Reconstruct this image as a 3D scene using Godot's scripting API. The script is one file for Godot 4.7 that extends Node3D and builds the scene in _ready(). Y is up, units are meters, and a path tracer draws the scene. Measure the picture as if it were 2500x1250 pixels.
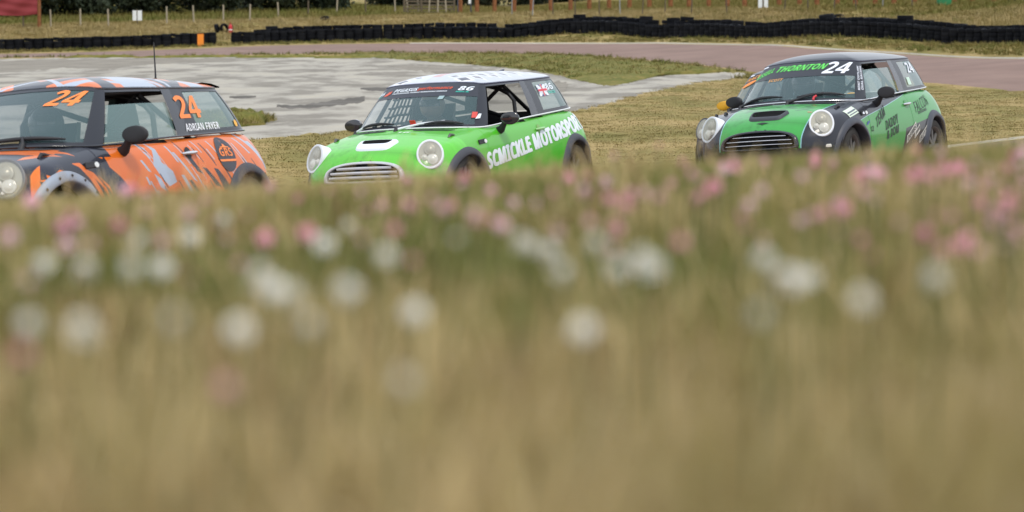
extends Node3D
# A club race meeting seen over a flowering meadow: three small hatchback racers (and one more behind) on the near track,
# an infield of pale gravel and dry grass, the far track with its tyre wall, bank, fences and hedge.

const CY := 1.7            # camera height above the datum
var rng := RandomNumberGenerator.new()
var M := {}                # shared materials
var BM := {}               # shared car body panel meshes
var counts := {}
var fn1 := FastNoiseLite.new()
var fn2 := FastNoiseLite.new()
var bold_font: SystemFont
var serif_font: SystemFont

func _ready() -> void:
	rng.seed = 20240
	fn1.seed = 7; fn1.frequency = 1.0; fn1.fractal_octaves = 4
	fn2.seed = 19; fn2.frequency = 1.0; fn2.fractal_octaves = 3
	bold_font = SystemFont.new(); bold_font.font_names = PackedStringArray(["Droid Sans"]); bold_font.font_weight = 700
	serif_font = SystemFont.new(); serif_font.font_names = PackedStringArray(["Droid Sans"]); serif_font.font_weight = 400
	# ---- camera
	var cam := Camera3D.new()
	cam.name = "camera"
	add_child(cam)
	cam.position = Vector3(0, CY, 0)
	cam.rotation_degrees = Vector3(-4.852, 0, 0)
	cam.near = 0.05
	cam.far = 3000.0
	var lens := CameraAttributesPhysical.new()
	lens.frustum_focal_length = 115.2
	lens.exposure_aperture = 5.2
	lens.frustum_focus_distance = 25.5
	cam.attributes = lens
	cam.fov = 11.894
	cam.current = true
	# ---- sky: high, bright overcast
	var sky_mat := ProceduralSkyMaterial.new()
	sky_mat.sky_top_color = Color(0.80, 0.84, 0.90)
	sky_mat.sky_horizon_color = Color(0.87, 0.88, 0.89)
	sky_mat.sky_curve = 0.25
	sky_mat.ground_bottom_color = Color(0.35, 0.33, 0.27)
	sky_mat.ground_horizon_color = Color(0.60, 0.59, 0.55)
	sky_mat.sun_angle_max = 1.0
	var sky := Sky.new()
	sky.sky_material = sky_mat
	var env := Environment.new()
	env.background_mode = Environment.BG_SKY
	env.sky = sky
	env.tonemap_mode = Environment.TONE_MAPPER_LINEAR
	env.tonemap_exposure = 1.56
	env.sdfgi_enabled = true
	env.ssao_enabled = true
	env.ssil_enabled = true
	var we := WorldEnvironment.new()
	we.name = "world_environment"
	we.environment = env
	add_child(we)
	# ---- sun behind thin cloud, high and to the right behind the camera
	var sun := DirectionalLight3D.new()
	sun.name = "sun"
	sun.light_color = Color(1.0, 0.97, 0.92)
	sun.light_energy = 0.4
	sun.light_angular_distance = 12.0
	sun.shadow_enabled = true
	sun.rotation_degrees = Vector3(-58, 25, 0)
	add_child(sun)
	# ---- setting
	make_materials()
	build_terrain()
	build_tyre_wall()
	build_fences()
	build_roadside()
	build_hedge()
	scatter_far_grass()
	# ---- cars
	build_body_panels()
	build_cars()
	# ---- meadow in front of the lens
	build_meadow()
	build_flowers()

# ============================================================ helpers
func numbered(called: String) -> String:
	var n: int = counts.get(called, 0)
	counts[called] = n + 1
	return called if n == 0 else "%s_%03d" % [called, n]

func tag(o: Node, label: String, category: String, group := "") -> void:
	o.set_meta("label", label)
	o.set_meta("category", category)
	if group != "":
		o.set_meta("group", group)

func thing(called: String, label: String, category: String, at := Vector3.ZERO, turn := 0.0, group := "") -> Node3D:
	var o := Node3D.new()
	o.name = numbered(called)
	add_child(o)
	o.position = at
	o.rotation.y = turn
	tag(o, label, category, group)
	return o

func part(called: String, m: Mesh, material: Material, parent: Node) -> MeshInstance3D:
	var o := MeshInstance3D.new()
	o.name = called
	o.mesh = m
	o.material_override = material
	parent.add_child(o, true)
	return o

func structure(called: String, m: Mesh, material: Material) -> MeshInstance3D:
	var o := part(numbered(called), m, material, self)
	o.set_meta("kind", "structure")
	return o

func lin(r: float, g: float, b: float) -> Color:
	return Color(r, g, b).linear_to_srgb()

func mat(c: Color, rough := 0.8, metal := 0.0, coat := 0.0) -> StandardMaterial3D:
	var m := StandardMaterial3D.new()
	m.albedo_color = c
	m.roughness = rough
	m.metallic = metal
	if coat > 0.0:
		m.clearcoat_enabled = true
		m.clearcoat = coat
		m.clearcoat_roughness = 0.06
	return m

func mesh_of(v: PackedVector3Array, n: PackedVector3Array, idx: PackedInt32Array, uv := PackedVector2Array(), col := PackedColorArray()) -> ArrayMesh:
	# every triangle is wound clockwise as seen from the side its normals point to
	for t in range(0, idx.size(), 3):
		var a := idx[t]; var b := idx[t + 1]; var c := idx[t + 2]
		if (v[b] - v[a]).cross(v[c] - v[a]).dot(n[a] + n[b] + n[c]) > 0.0:
			idx[t + 1] = c; idx[t + 2] = b
	var arr := []
	arr.resize(Mesh.ARRAY_MAX)
	arr[Mesh.ARRAY_VERTEX] = v
	arr[Mesh.ARRAY_NORMAL] = n
	arr[Mesh.ARRAY_INDEX] = idx
	if uv.size() == v.size():
		arr[Mesh.ARRAY_TEX_UV] = uv
	if col.size() == v.size():
		arr[Mesh.ARRAY_COLOR] = col
	var m := ArrayMesh.new()
	m.add_surface_from_arrays(Mesh.PRIMITIVE_TRIANGLES, arr)
	return m

class Shape:
	# collects grids, tubes and boxes into one mesh
	var v := PackedVector3Array()
	var n := PackedVector3Array()
	var uv := PackedVector2Array()
	var col := PackedColorArray()
	var idx := PackedInt32Array()
	func grid(rows: Array, ref: Vector3, uvs: Array = []) -> Shape:
		# rows: equally long arrays of points; normals point away from ref
		var nr := rows.size(); var nc: int = rows[0].size()
		var base := v.size()
		var s := 0.0
		var nn := PackedVector3Array()
		for i in nr:
			for j in nc:
				var du: Vector3 = rows[mini(i + 1, nr - 1)][j] - rows[maxi(i - 1, 0)][j]
				var dv: Vector3 = rows[i][mini(j + 1, nc - 1)] - rows[i][maxi(j - 1, 0)]
				if (rows[0][j] as Vector3).distance_squared_to(rows[nr - 1][j]) < 1e-10 and (i == 0 or i == nr - 1):
					du = rows[1][j] - rows[nr - 2][j]
				if (rows[i][0] as Vector3).distance_squared_to(rows[i][nc - 1]) < 1e-10 and (j == 0 or j == nc - 1):
					dv = rows[i][1] - rows[i][nc - 2]
				var c := du.cross(dv)
				if c.length_squared() < 1e-18:
					c = (rows[i][j] as Vector3) - ref
				c = c.normalized()
				nn.append(c)
				s += c.dot(((rows[i][j] as Vector3) - ref).normalized())
		for i in nr:
			for j in nc:
				v.append(rows[i][j])
				n.append(nn[i * nc + j] * (1.0 if s >= 0.0 else -1.0))
				if uvs.size() > 0:
					uv.append(uvs[i][j])
		for i in nr - 1:
			for j in nc - 1:
				var a := base + i * nc + j
				idx.append_array(PackedInt32Array([a, a + nc, a + nc + 1, a, a + nc + 1, a + 1]))
		return self
	func tri(a: Vector3, b: Vector3, c: Vector3, ref: Vector3) -> Shape:
		var k := (b - a).cross(c - a).normalized()
		if k.dot((a + b + c) / 3.0 - ref) < 0.0:
			k = -k
		var base := v.size()
		for p in [a, b, c]:
			v.append(p); n.append(k)
		idx.append_array(PackedInt32Array([base, base + 1, base + 2]))
		return self
	func quad(a: Vector3, b: Vector3, c: Vector3, d: Vector3, ref: Vector3) -> Shape:
		tri(a, b, c, ref)
		return tri(a, c, d, ref)
	func tube(pts: Array, radii, sides := 8, caps := true) -> Shape:
		var rows := []
		var up := Vector3.UP
		for i in pts.size():
			var t: Vector3 = (pts[mini(i + 1, pts.size() - 1)] - pts[maxi(i - 1, 0)]).normalized()
			if absf(t.dot(up)) > 0.95:
				up = Vector3.RIGHT if absf(t.x) < 0.7 else Vector3.BACK
			var a := t.cross(up).normalized()
			var b := t.cross(a).normalized()
			up = -b if b.dot(up) < 0.0 else b
			var r: float = radii[i] if radii is Array else radii
			var row := []
			for k in sides + 1:
				var q := TAU * (k % sides) / sides
				row.append(pts[i] + (a * cos(q) + b * sin(q)) * r)
			rows.append(row)
		# normals straight from the rings
		var base := v.size()
		for i in rows.size():
			for k in sides + 1:
				v.append(rows[i][k]); n.append((rows[i][k] - pts[i]).normalized())
		for i in rows.size() - 1:
			for k in sides:
				var a0 := base + i * (sides + 1) + k
				idx.append_array(PackedInt32Array([a0, a0 + sides + 1, a0 + sides + 2, a0, a0 + sides + 2, a0 + 1]))
		if caps:
			for e in [0, rows.size() - 1]:
				var c: Vector3 = pts[e]
				var inner: Vector3 = pts[1] if e == 0 else pts[e - 1]
				for k in sides:
					tri(c, rows[e][k], rows[e][k + 1], inner)
		return self
	func lathe(c: Vector3, axis: Vector3, up: Vector3, profile: Array, ru := 1.0, rv := 1.0, seg := 24) -> Shape:
		# profile: Vector2(radius, along axis); ru, rv stretch the ring across and along up
		var b := (up - axis * up.dot(axis)).normalized()
		var a := b.cross(axis).normalized()
		var base := v.size()
		for i in profile.size():
			var p: Vector2 = profile[i]
			var d: Vector2 = profile[mini(i + 1, profile.size() - 1)] - profile[maxi(i - 1, 0)]
			var nr := Vector2(d.y, -d.x).normalized()
			for k in seg + 1:
				var q := TAU * (k % seg) / seg
				var dirv := a * cos(q) * ru + b * sin(q) * rv
				v.append(c + dirv * p.x + axis * p.y)
				var nv := a * cos(q) / ru + b * sin(q) / rv
				n.append((nv.normalized() * nr.x + axis * nr.y).normalized())
		for i in profile.size() - 1:
			for k in seg:
				var a0 := base + i * (seg + 1) + k
				idx.append_array(PackedInt32Array([a0, a0 + seg + 1, a0 + seg + 2, a0, a0 + seg + 2, a0 + 1]))
		return self
	func box(c: Vector3, x: Vector3, y: Vector3, z: Vector3, bevel := 0.08) -> Shape:
		# half axes x, y, z; chamfered edges (bevel as a share of the shortest half axis)
		var m := minf(x.length(), minf(y.length(), z.length())) * bevel
		var ax := [x, y, z]
		for f in 3:
			var u: Vector3 = ax[f]; var w: Vector3 = ax[(f + 1) % 3]; var h: Vector3 = ax[(f + 2) % 3]
			var w1: Vector3 = w * (1.0 - m / w.length()); var h1: Vector3 = h * (1.0 - m / h.length())
			for s in [-1.0, 1.0]:
				quad(c + u * s + w1 + h1, c + u * s - w1 + h1, c + u * s - w1 - h1, c + u * s + w1 - h1, c)
			var u1: Vector3 = u * (1.0 - m / u.length())
			for s in [-1.0, 1.0]:
				for t in [-1.0, 1.0]:
					quad(c + u * s + w1 * t + h1, c + u1 * s + w * t + h1, c + u1 * s + w * t - h1, c + u * s + w1 * t - h1, c)
		return self

func done(s: Shape) -> ArrayMesh:
	return mesh_of(s.v, s.n, s.idx, s.uv, s.col)

func smooth(a: float, b: float, x: float) -> float:
	var t := clampf((x - a) / (b - a), 0.0, 1.0)
	return t * t * (3.0 - 2.0 * t)

func noise_tex(seed_: int, freq: float, ramp: Array, octaves := 5, size := 512, type := FastNoiseLite.TYPE_SIMPLEX_SMOOTH) -> NoiseTexture2D:
	var nz := FastNoiseLite.new()
	nz.seed = seed_; nz.frequency = freq; nz.fractal_octaves = octaves; nz.noise_type = type
	nz.fractal_gain = 0.6
	var t := NoiseTexture2D.new()
	t.width = size; t.height = size; t.seamless = true; t.noise = nz
	if ramp.size() > 0:
		var g := Gradient.new()
		var off := PackedFloat32Array(); var cs := PackedColorArray()
		for r in ramp:
			off.append(r[0]); cs.append(r[1])
		g.offsets = off; g.colors = cs
		t.color_ramp = g
	return t

func ground_mat(seed_: int, ramp: Array, scale: float, detail_ramp: Array, detail_scale: float, rough := 0.95, bump := 0.0) -> StandardMaterial3D:
	var m := StandardMaterial3D.new()
	m.albedo_texture = noise_tex(seed_, 0.012, ramp, 6)
	m.uv1_triplanar = true; m.uv1_world_triplanar = true
	m.uv1_scale = Vector3.ONE * scale
	m.detail_enabled = true
	m.detail_blend_mode = BaseMaterial3D.BLEND_MODE_MUL
	m.detail_albedo = noise_tex(seed_ + 50, 0.05, detail_ramp, 4)
	m.detail_uv_layer = BaseMaterial3D.DETAIL_UV_2
	m.uv2_triplanar = true; m.uv2_world_triplanar = true
	m.uv2_scale = Vector3.ONE * detail_scale
	m.roughness = rough
	m.metallic_specular = 0.25
	if bump > 0.0:
		m.heightmap_enabled = true
		m.heightmap_texture = noise_tex(seed_ + 90, 0.03, [], 5)
		m.heightmap_scale = bump
	return m

func make_materials() -> void:
	var w := Color.WHITE
	var g8 := [[0.0, Color(0.72, 0.72, 0.72)], [0.5, Color(0.95, 0.95, 0.95)], [1.0, w]]
	M.grass = ground_mat(1, [[0.0, Color8(122, 118, 64)], [0.38, Color8(142, 130, 76)], [0.55, Color8(162, 143, 90)], [0.72, Color8(176, 152, 102)], [1.0, Color8(160, 146, 92)]], 0.06, g8, 0.9)
	M.grass.uv1_scale = Vector3(0.06, 0.06, 0.025)
	M.green_grass = ground_mat(3, [[0.0, Color8(84, 90, 38)], [0.45, Color8(112, 112, 52)], [0.7, Color8(140, 126, 70)], [1.0, Color8(158, 138, 84)]], 0.11, g8, 1.1)
	M.track = ground_mat(5, [[0.0, Color8(128, 106, 97)], [0.5, Color8(139, 116, 106)], [1.0, Color8(150, 126, 115)]], 0.04, [[0.0, Color(0.86, 0.86, 0.86)], [0.5, Color(0.97, 0.97, 0.97)], [1.0, w]], 2.4, 0.9)
	M.gravel = ground_mat(8, [[0.0, Color8(132, 126, 116)], [0.36, Color8(150, 144, 133)], [0.45, Color8(164, 158, 147)], [0.56, Color8(181, 175, 163)], [1.0, Color8(192, 184, 167)]], 0.022, [[0.0, Color(0.62, 0.62, 0.62)], [0.42, Color(0.90, 0.90, 0.90)], [0.6, Color(0.98, 0.98, 0.98)], [1.0, w]], 0.4)
	M.gravel.uv1_scale = Vector3(0.06, 0.06, 0.022)
	M.gravel.uv2_scale = Vector3(1.5, 1.5, 0.6)
	M.damp_gravel = ground_mat(8, [[0.0, Color8(92, 88, 82)], [0.5, Color8(116, 111, 104)], [1.0, Color8(138, 133, 125)]], 0.06, [[0.0, Color(0.62, 0.62, 0.62)], [0.42, Color(0.90, 0.90, 0.90)], [1.0, w]], 0.6)
	M.grey_gravel = ground_mat(21, [[0.0, Color8(134, 127, 116)], [0.5, Color8(152, 145, 133)], [1.0, Color8(170, 163, 149)]], 0.06, [[0.0, Color(0.55, 0.55, 0.55)], [0.42, Color(0.90, 0.90, 0.90)], [1.0, w]], 0.8)
	M.white_line = mat(Color8(186, 180, 168), 0.85)
	M.rubber = mat(Color8(20, 21, 25), 0.7)
	M.rubber_worn = mat(Color8(25, 26, 30), 0.75)
	M.rubber.metallic_specular = 0.2; M.rubber_worn.metallic_specular = 0.25
	M.old_wood = mat(Color8(158, 148, 128), 0.9)
	M.dark_wood = mat(Color8(92, 82, 66), 0.9)
	M.orange_wood = ground_mat(12, [[0.0, Color8(104, 68, 46)], [0.5, Color8(142, 94, 62)], [1.0, Color8(170, 126, 92)]], 0.9, g8, 5.0)
	M.grey_metal = mat(Color8(150, 152, 152), 0.55, 0.6)
	M.white_board = mat(Color8(222, 226, 226), 0.6)
	M.chrome = mat(Color8(225, 226, 228), 0.22, 0.9)
	M.silver = mat(Color8(205, 206, 210), 0.4, 0.35)
	M.black_gloss = mat(Color8(34, 35, 42), 0.25, 0.0, 0.4)
	M.black_plastic = mat(Color8(40, 41, 45), 0.6)
	M.grey_plastic = mat(Color8(64, 66, 73), 0.6)
	M.frit = mat(Color8(38, 40, 47), 0.3)
	M.inner = mat(Color8(26, 27, 30), 0.9)
	M.cage = mat(Color8(30, 31, 34), 0.5)
	M.tyre = mat(Color8(44, 42, 40), 0.85)
	M.rim = mat(Color8(100, 98, 96), 0.5, 0.5)
	M.lamp_bowl = mat(Color8(168, 164, 148), 0.35, 0.3)
	M.lamp_lens = mat(Color8(222, 220, 210), 0.15, 0.1)
	M.glass = mat(Color(0.40, 0.52, 0.53, 0.32), 0.03)
	M.glass.transparency = BaseMaterial3D.TRANSPARENCY_ALPHA
	M.side_glass = mat(Color(0.52, 0.66, 0.65, 0.38), 0.03)
	M.side_glass.transparency = BaseMaterial3D.TRANSPARENCY_ALPHA
	M.lamp_glass = mat(Color(0.85, 0.85, 0.80, 0.22), 0.05)
	M.lamp_glass.transparency = BaseMaterial3D.TRANSPARENCY_ALPHA

# ============================================================ terrain
# heights relative to the camera along eight bearings (x / distance): [distance, height] pairs
const BEARING := [-0.3583, -0.2083, -0.1042, 0.0, 0.0583, 0.1042, 0.2083, 0.3417]
const PROFILE := [
	[42, -1.95, 60, -1.85, 90, -1.45, 120, -1.1, 140, -0.8, 152, -0.6, 160, -0.5, 172, 1.0, 215, 2.9, 340, 7.0],
	[42, -1.85, 60, -1.75, 90, -1.35, 120, -0.95, 140, -0.6, 152, -0.41, 160, -0.3, 172, 1.22, 215, 2.9, 340, 7.0],
	[42, -1.72, 60, -1.65, 90, -1.25, 120, -0.8, 142, -0.43, 156, 0.07, 166, 0.27, 178, 1.8, 240, 3.9, 340, 7.0],
	[42, -1.68, 60, -1.58, 88, -1.42, 110, -1.0, 138, -0.375, 152, 0.245, 165, 0.51, 178, 2.3, 260, 4.15, 340, 7.0],
	[42, -1.62, 60, -1.45, 85, -1.25, 100, -1.05, 120, -0.55, 140, 0.23, 152, 0.48, 166, 2.3, 260, 5.0, 340, 8.0],
	[42, -1.55, 60, -1.42, 85, -1.35, 100, -1.22, 122, 0.05, 142, 0.49, 148, 1.0, 157, 2.3, 250, 5.5, 340, 9.0],
	[42, -1.45, 60, -1.4, 78, -1.38, 92, -0.526, 115, 0.1, 122, 0.157, 138, 2.2, 180, 3.6, 220, 5.0, 340, 10.0],
	[42, -1.3, 55, -1.3, 62, -1.2, 75, -0.4, 100, 0.15, 105, 0.2, 120, 2.2, 170, 3.9, 200, 5.0, 340, 10.0]]
const TRACK_NEAR := [-48, 143.5, -34.13, 141.7, -29.22, 140.7, -24.46, 140.2, -19.74, 139.8, -14.74, 142.0, -9.43, 142.0, -4.67, 140.7, 0.0, 138.1, 3.17, 129.2, 5.06, 122.9, 6.7, 115.2, 8.06, 108.8, 9.52, 103.6, 10.92, 98.4, 12.2, 90.0, 13.4, 83.8, 14.84, 79.6, 16.24, 76.5, 18.2, 71]
const TRACK_FAR := [-48, 149, -35.58, 149.7, -31.39, 151.2, -26.35, 151.6, -21.7, 153.7, -16.25, 156.6, -10.58, 158.3, -5.19, 156.3, 0.0, 152.0, 3.72, 148.6, 6.06, 145.0, 8.13, 140.4, 10.21, 136.2, 11.97, 130.6, 13.36, 123.4, 15.66, 117.4, 17.67, 111.0, 18.97, 103.0, 20.1, 94.3, 22.3, 86.2]
const GRAVEL_NEAR := [-22, 49.5, -11.67, 48.3, -9.95, 47.8, -7.36, 46.5, -4.56, 45.4, -3.96, 47.5, -2.9, 49.7, -0.62, 53.2, 1.36, 58.3, 2.05, 61.7, 3.2, 68.6, 4.67, 77.0, 6.35, 87.0, 7.83, 92.4, 9.37, 98.7]
const GRAVEL_FAR := [-44, 140.3, -33.73, 140.0, -28.87, 139.0, -21.97, 139.2, -14.14, 139.5, -9.19, 136.6, -6.45, 130.2, -4.76, 125.6, -3.19, 121.6, -1.43, 116.5, 0.19, 111.4, 1.79, 101.6, 2.24, 96.2, 2.95, 88.2, 3.4, 84.6, 4.56, 89.4, 6.35, 97.9, 8.4, 101.9, 9.8, 102.4]
var gravel_zone := PackedVector2Array()
var track_zone := PackedVector2Array()
var near_zone := PackedVector2Array()

func profile_at(k: int, d: float) -> float:
	var p: Array = PROFILE[k]
	if d <= p[0]:
		return p[1]
	for i in range(2, p.size(), 2):
		if d <= p[i]:
			return lerpf(p[i - 1], p[i + 1], (d - p[i - 2]) / (p[i] - p[i - 2]))
	return p[p.size() - 1] + (d - p[p.size() - 2]) * 0.02

func near_plane(x: float, z: float) -> float:
	return 0.06445 * clampf(x, -12.0, 12.0) + 0.03033 * maxf(z, -45.0) + 0.80

func height(x: float, z: float) -> float:
	var d := -z
	var near := near_plane(x, z)
	var fg := 1.330 + 0.056 * clampf(x, -6.0, 6.0) * smooth(1.0, 3.6, d)
	var h := lerpf(fg, near, smooth(4.0, 12.5, d))
	if d > 28.0:
		var a := clampf(x / d, BEARING[0], BEARING[7])
		var k := 0
		while k < 6 and a > BEARING[k + 1]:
			k += 1
		var t: float = (a - BEARING[k]) / (BEARING[k + 1] - BEARING[k])
		var f := lerpf(profile_at(k, d), profile_at(k + 1, d), t) + CY
		h = lerpf(h, f, smooth(28.0, 42.0, d))
	return h

func on_ground(x: float, d: float, up := 0.0) -> Vector3:
	return Vector3(x, height(x, -d) + up, -d)

func resample(flat: Array, count: int) -> Array:
	# a Catmull-Rom walk along [x, d, x, d ...]
	var p := []
	for i in range(0, flat.size(), 2):
		p.append(Vector2(flat[i], flat[i + 1]))
	var out := []
	for i in count:
		var t := float(i) / (count - 1) * (p.size() - 1)
		var k := mini(int(t), p.size() - 2)
		var f := t - k
		out.append((p[k] as Vector2).cubic_interpolate(p[k + 1], p[maxi(k - 1, 0)], p[mini(k + 2, p.size() - 1)], f))
	return out

func strip(a: Array, b: Array, across: int, lift: float, rag_a := 0.0, rag_b := 0.0) -> ArrayMesh:
	var rows := []
	for i in a.size():
		var p: Vector2 = a[i]; var q: Vector2 = b[i]
		var dirv := (q - p).normalized()
		p += dirv * fn1.get_noise_2d(p.x * 1.3, p.y * 0.9) * rag_a
		q += dirv * fn1.get_noise_2d(q.x * 1.3 + 50.0, q.y * 0.9) * rag_b
		var row := []
		for j in across + 1:
			var c := p.lerp(q, float(j) / across)
			row.append(on_ground(c.x, c.y, lift if j > 0 and j < across else minf(lift, -0.02)))
		rows.append(row)
	return done(Shape.new().grid(rows, Vector3(0, -1000, -100)))

func zone(a: Array, b: Array) -> PackedVector2Array:
	var out := PackedVector2Array()
	for p in a:
		out.append(p)
	for i in b.size():
		out.append(b[b.size() - 1 - i])
	return out

func build_terrain() -> void:
	var rows := []
	var ds := []
	var d := -8.0
	while d < 900.0:
		ds.append(d)
		d += 0.5 if d < 14.0 else (1.0 if d < 200.0 else (8.0 if d < 400.0 else 60.0))
	for dd in ds:
		var row := []
		var half: float = 14.0 + 0.5 * maxf(dd, 0.0)
		for j in 121:
			var x: float = (j / 60.0 - 1.0) * half
			var h := height(x, -dd)
			if dd > 28.0:
				h += fn1.get_noise_2d(x * 0.35, dd * 0.35) * 0.008
				if dd > 162.0:
					h += fn2.get_noise_2d(x * 0.5, dd * 0.5) * 0.12
			row.append(Vector3(x, h, -dd))
		rows.append(row)
	structure("ground", done(Shape.new().grid(rows, Vector3(0, -2000, -100))), M.grass)
	# far track, its pale edge lines
	var a := resample(TRACK_NEAR, 260)
	var b := resample(TRACK_FAR, 260)
	track_zone = zone(a, b)
	structure("far_track", strip(a, b, 14, 0.025, 0.25, 0.1), M.track)
	var wl := []; var wl2 := []
	for i in range(92, 260):
		var q: Vector2 = b[i]; var p: Vector2 = a[i]
		var u := (q - p).normalized()
		wl.append(q - u * 0.2); wl2.append(q + u * 0.16)
	structure("track_edge_line", strip(wl, wl2, 4, 0.045), M.white_line)
	# infield gravel
	a = resample(GRAVEL_NEAR, 240)
	b = resample(GRAVEL_FAR, 240)
	gravel_zone = zone(a, b)
	structure("gravel_infield", strip(a, b, 60, 0.02, 1.6, 2.4), M.gravel)
	# near track under the cars
	var far_edge := resample([-40, 16, -20, 18.5, -9, 22.5, -3, 27.0, 2, 31.5, 8.4, 40.0, 14, 50, 24, 66], 160)
	var near_edge := resample([-36, 6, -18, 8.0, -6, 11.0, 1.5, 15.0, 8, 21, 15, 30, 21, 40, 33, 58], 160)
	near_zone = zone(near_edge, far_edge)
	structure("near_track", strip(near_edge, far_edge, 30, 0.02), M.track)
	wl = []; wl2 = []
	for i in range(20, 150):
		var u: Vector2 = ((far_edge[i] as Vector2) - near_edge[i]).normalized()
		wl.append(far_edge[i] - u * 0.12); wl2.append(far_edge[i] + u * 0.02)
	structure("track_edge_line", strip(wl, wl2, 4, 0.03), M.white_line)
	# damp and greyer ground in the gravel
	for g in [[[-24.32, 108.4, -21.52, 108.8, -20.91, 114.4, -18.12, 110.1, -18.01, 117.8, -16.84, 122.1, -15.1, 125.5, -12.6, 131.6], [-29.72, 134.5, -26.08, 134.4, -24.31, 135.0, -21.84, 134.8, -20.34, 135.1, -18.37, 135.2, -16.15, 134.2, -12.4, 132.0], M.grey_gravel, 5.0],
			[[-5.6, 114.0, -3.6, 117.7, -1.31, 111.7, 0.52, 103.0, 1.2, 97.0, 2.1, 90.5], [-5.5, 113.6, -3.1, 101.9, -1.2, 93.4, 0.0, 88.0, 0.9, 80.0, 1.61, 76.6], M.grey_gravel, 4.0],
			[[-6.22, 65.1, -5.59, 63.4, -5.04, 64.4, -4.41, 66.2, -4.12, 68.8], [-6.33, 66.3, -5.79, 65.7, -5.33, 68.2, -4.77, 71.7, -4.44, 74.2], M.damp_gravel, 1.2],
			[[-8.32, 72.5, -7.83, 71.3, -7.51, 72.2], [-8.45, 73.6, -8.1, 73.8, -7.66, 73.7], M.damp_gravel, 0.6],
			[[-5.0, 81.3, -3.8, 78.8, -3.32, 83.1], [-5.09, 82.8, -4.09, 84.9, -3.43, 85.9], M.damp_gravel, 1.2]]:
		structure("gravel_patch", strip(resample(g[0], 60), resample(g[1], 60), 14, 0.032, g[3], g[3]), g[2])
	# turf standing proud of the gravel
	turf_patch("grass_tongue", resample([-9.4, 136.4, -6.6, 129.6, -3.3, 121.0, 0.1, 110.9, 1.7, 101.2, 2.9, 88.2, 3.4, 84.0, 4.5, 88.9, 6.3, 97.4, 8.6, 102.2], 90), resample([-9.4, 141.0, -6.6, 140.8, -3.3, 139.6, 0.1, 137.2, 2.7, 130.0, 4.7, 123.4, 6.2, 116.6, 7.6, 110.2, 8.7, 105.2, 9.2, 103.2], 90), 0.10)
	turf_patch("grass_hummock", resample([-7.4, 52.6, -6.9, 51.6, -6.3, 51.2, -5.7, 51.8, -5.3, 52.8], 30), resample([-7.4, 52.8, -6.9, 55.5, -6.3, 57.0, -5.7, 56.0, -5.3, 53.0], 30), 0.22)
	for s in [[-17.5, 135.6, 3.4], [-12.6, 133.2, 2.4], [-23.0, 138.2, 2.2], [-9.0, 131.0, 1.6]]:
		turf_patch("grass_hummock", resample([s[0] - s[2], s[1], s[0], s[1] - 0.5, s[0] + s[2], s[1]], 24), resample([s[0] - s[2], s[1] + 0.1, s[0], s[1] + 1.3, s[0] + s[2], s[1] + 0.1], 24), 0.1)

func turf_patch(called: String, a: Array, b: Array, up: float) -> void:
	var rows := []
	for i in a.size():
		var p: Vector2 = a[i]; var q: Vector2 = b[i]
		var row := []
		for j in 17:
			var t := j / 16.0
			var rag := (1.0 - t) * fn1.get_noise_2d(p.x * 2.1, p.y * 1.3) * minf(2.2, p.distance_to(q) * 0.2)
			var c := p.lerp(q, t) + (q - p).normalized() * rag
			var e := minf(minf(t, 1.0 - t) * 6.0, minf(i, a.size() - 1 - i) * 0.25)
			row.append(on_ground(c.x, c.y, 0.02 + up * clampf(e, 0.0, 1.0) * (1.0 + 0.7 * fn2.get_noise_2d(c.x * 1.5, c.y * 1.5))))
		rows.append(row)
	structure(called, done(Shape.new().grid(rows, Vector3(0, -1000, -100))), M.green_grass)

# ============================================================ tyre wall
func ordinal(n: int) -> String:
	var t := n % 100
	if t > 10 and t < 14:
		return "%dth" % n
	return "%d%s" % [n, ["th", "st", "nd", "rd", "th", "th", "th", "th", "th", "th"][n % 10]]

func tyre_shape(r: float, w: float, seg := 14) -> ArrayMesh:
	var s := Shape.new()
	s.lathe(Vector3.ZERO, Vector3.UP, Vector3.BACK, [Vector2(r * 0.60, 0.02 * w), Vector2(r * 0.62, 0.0), Vector2(r * 0.95, 0.0), Vector2(r * 0.99, w * 0.1), Vector2(r, w * 0.5), Vector2(r * 0.99, w * 0.9), Vector2(r * 0.95, w), Vector2(r * 0.62, w), Vector2(r * 0.60, w * 0.98)], 1.0, 1.0, seg)
	return done(s)

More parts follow.
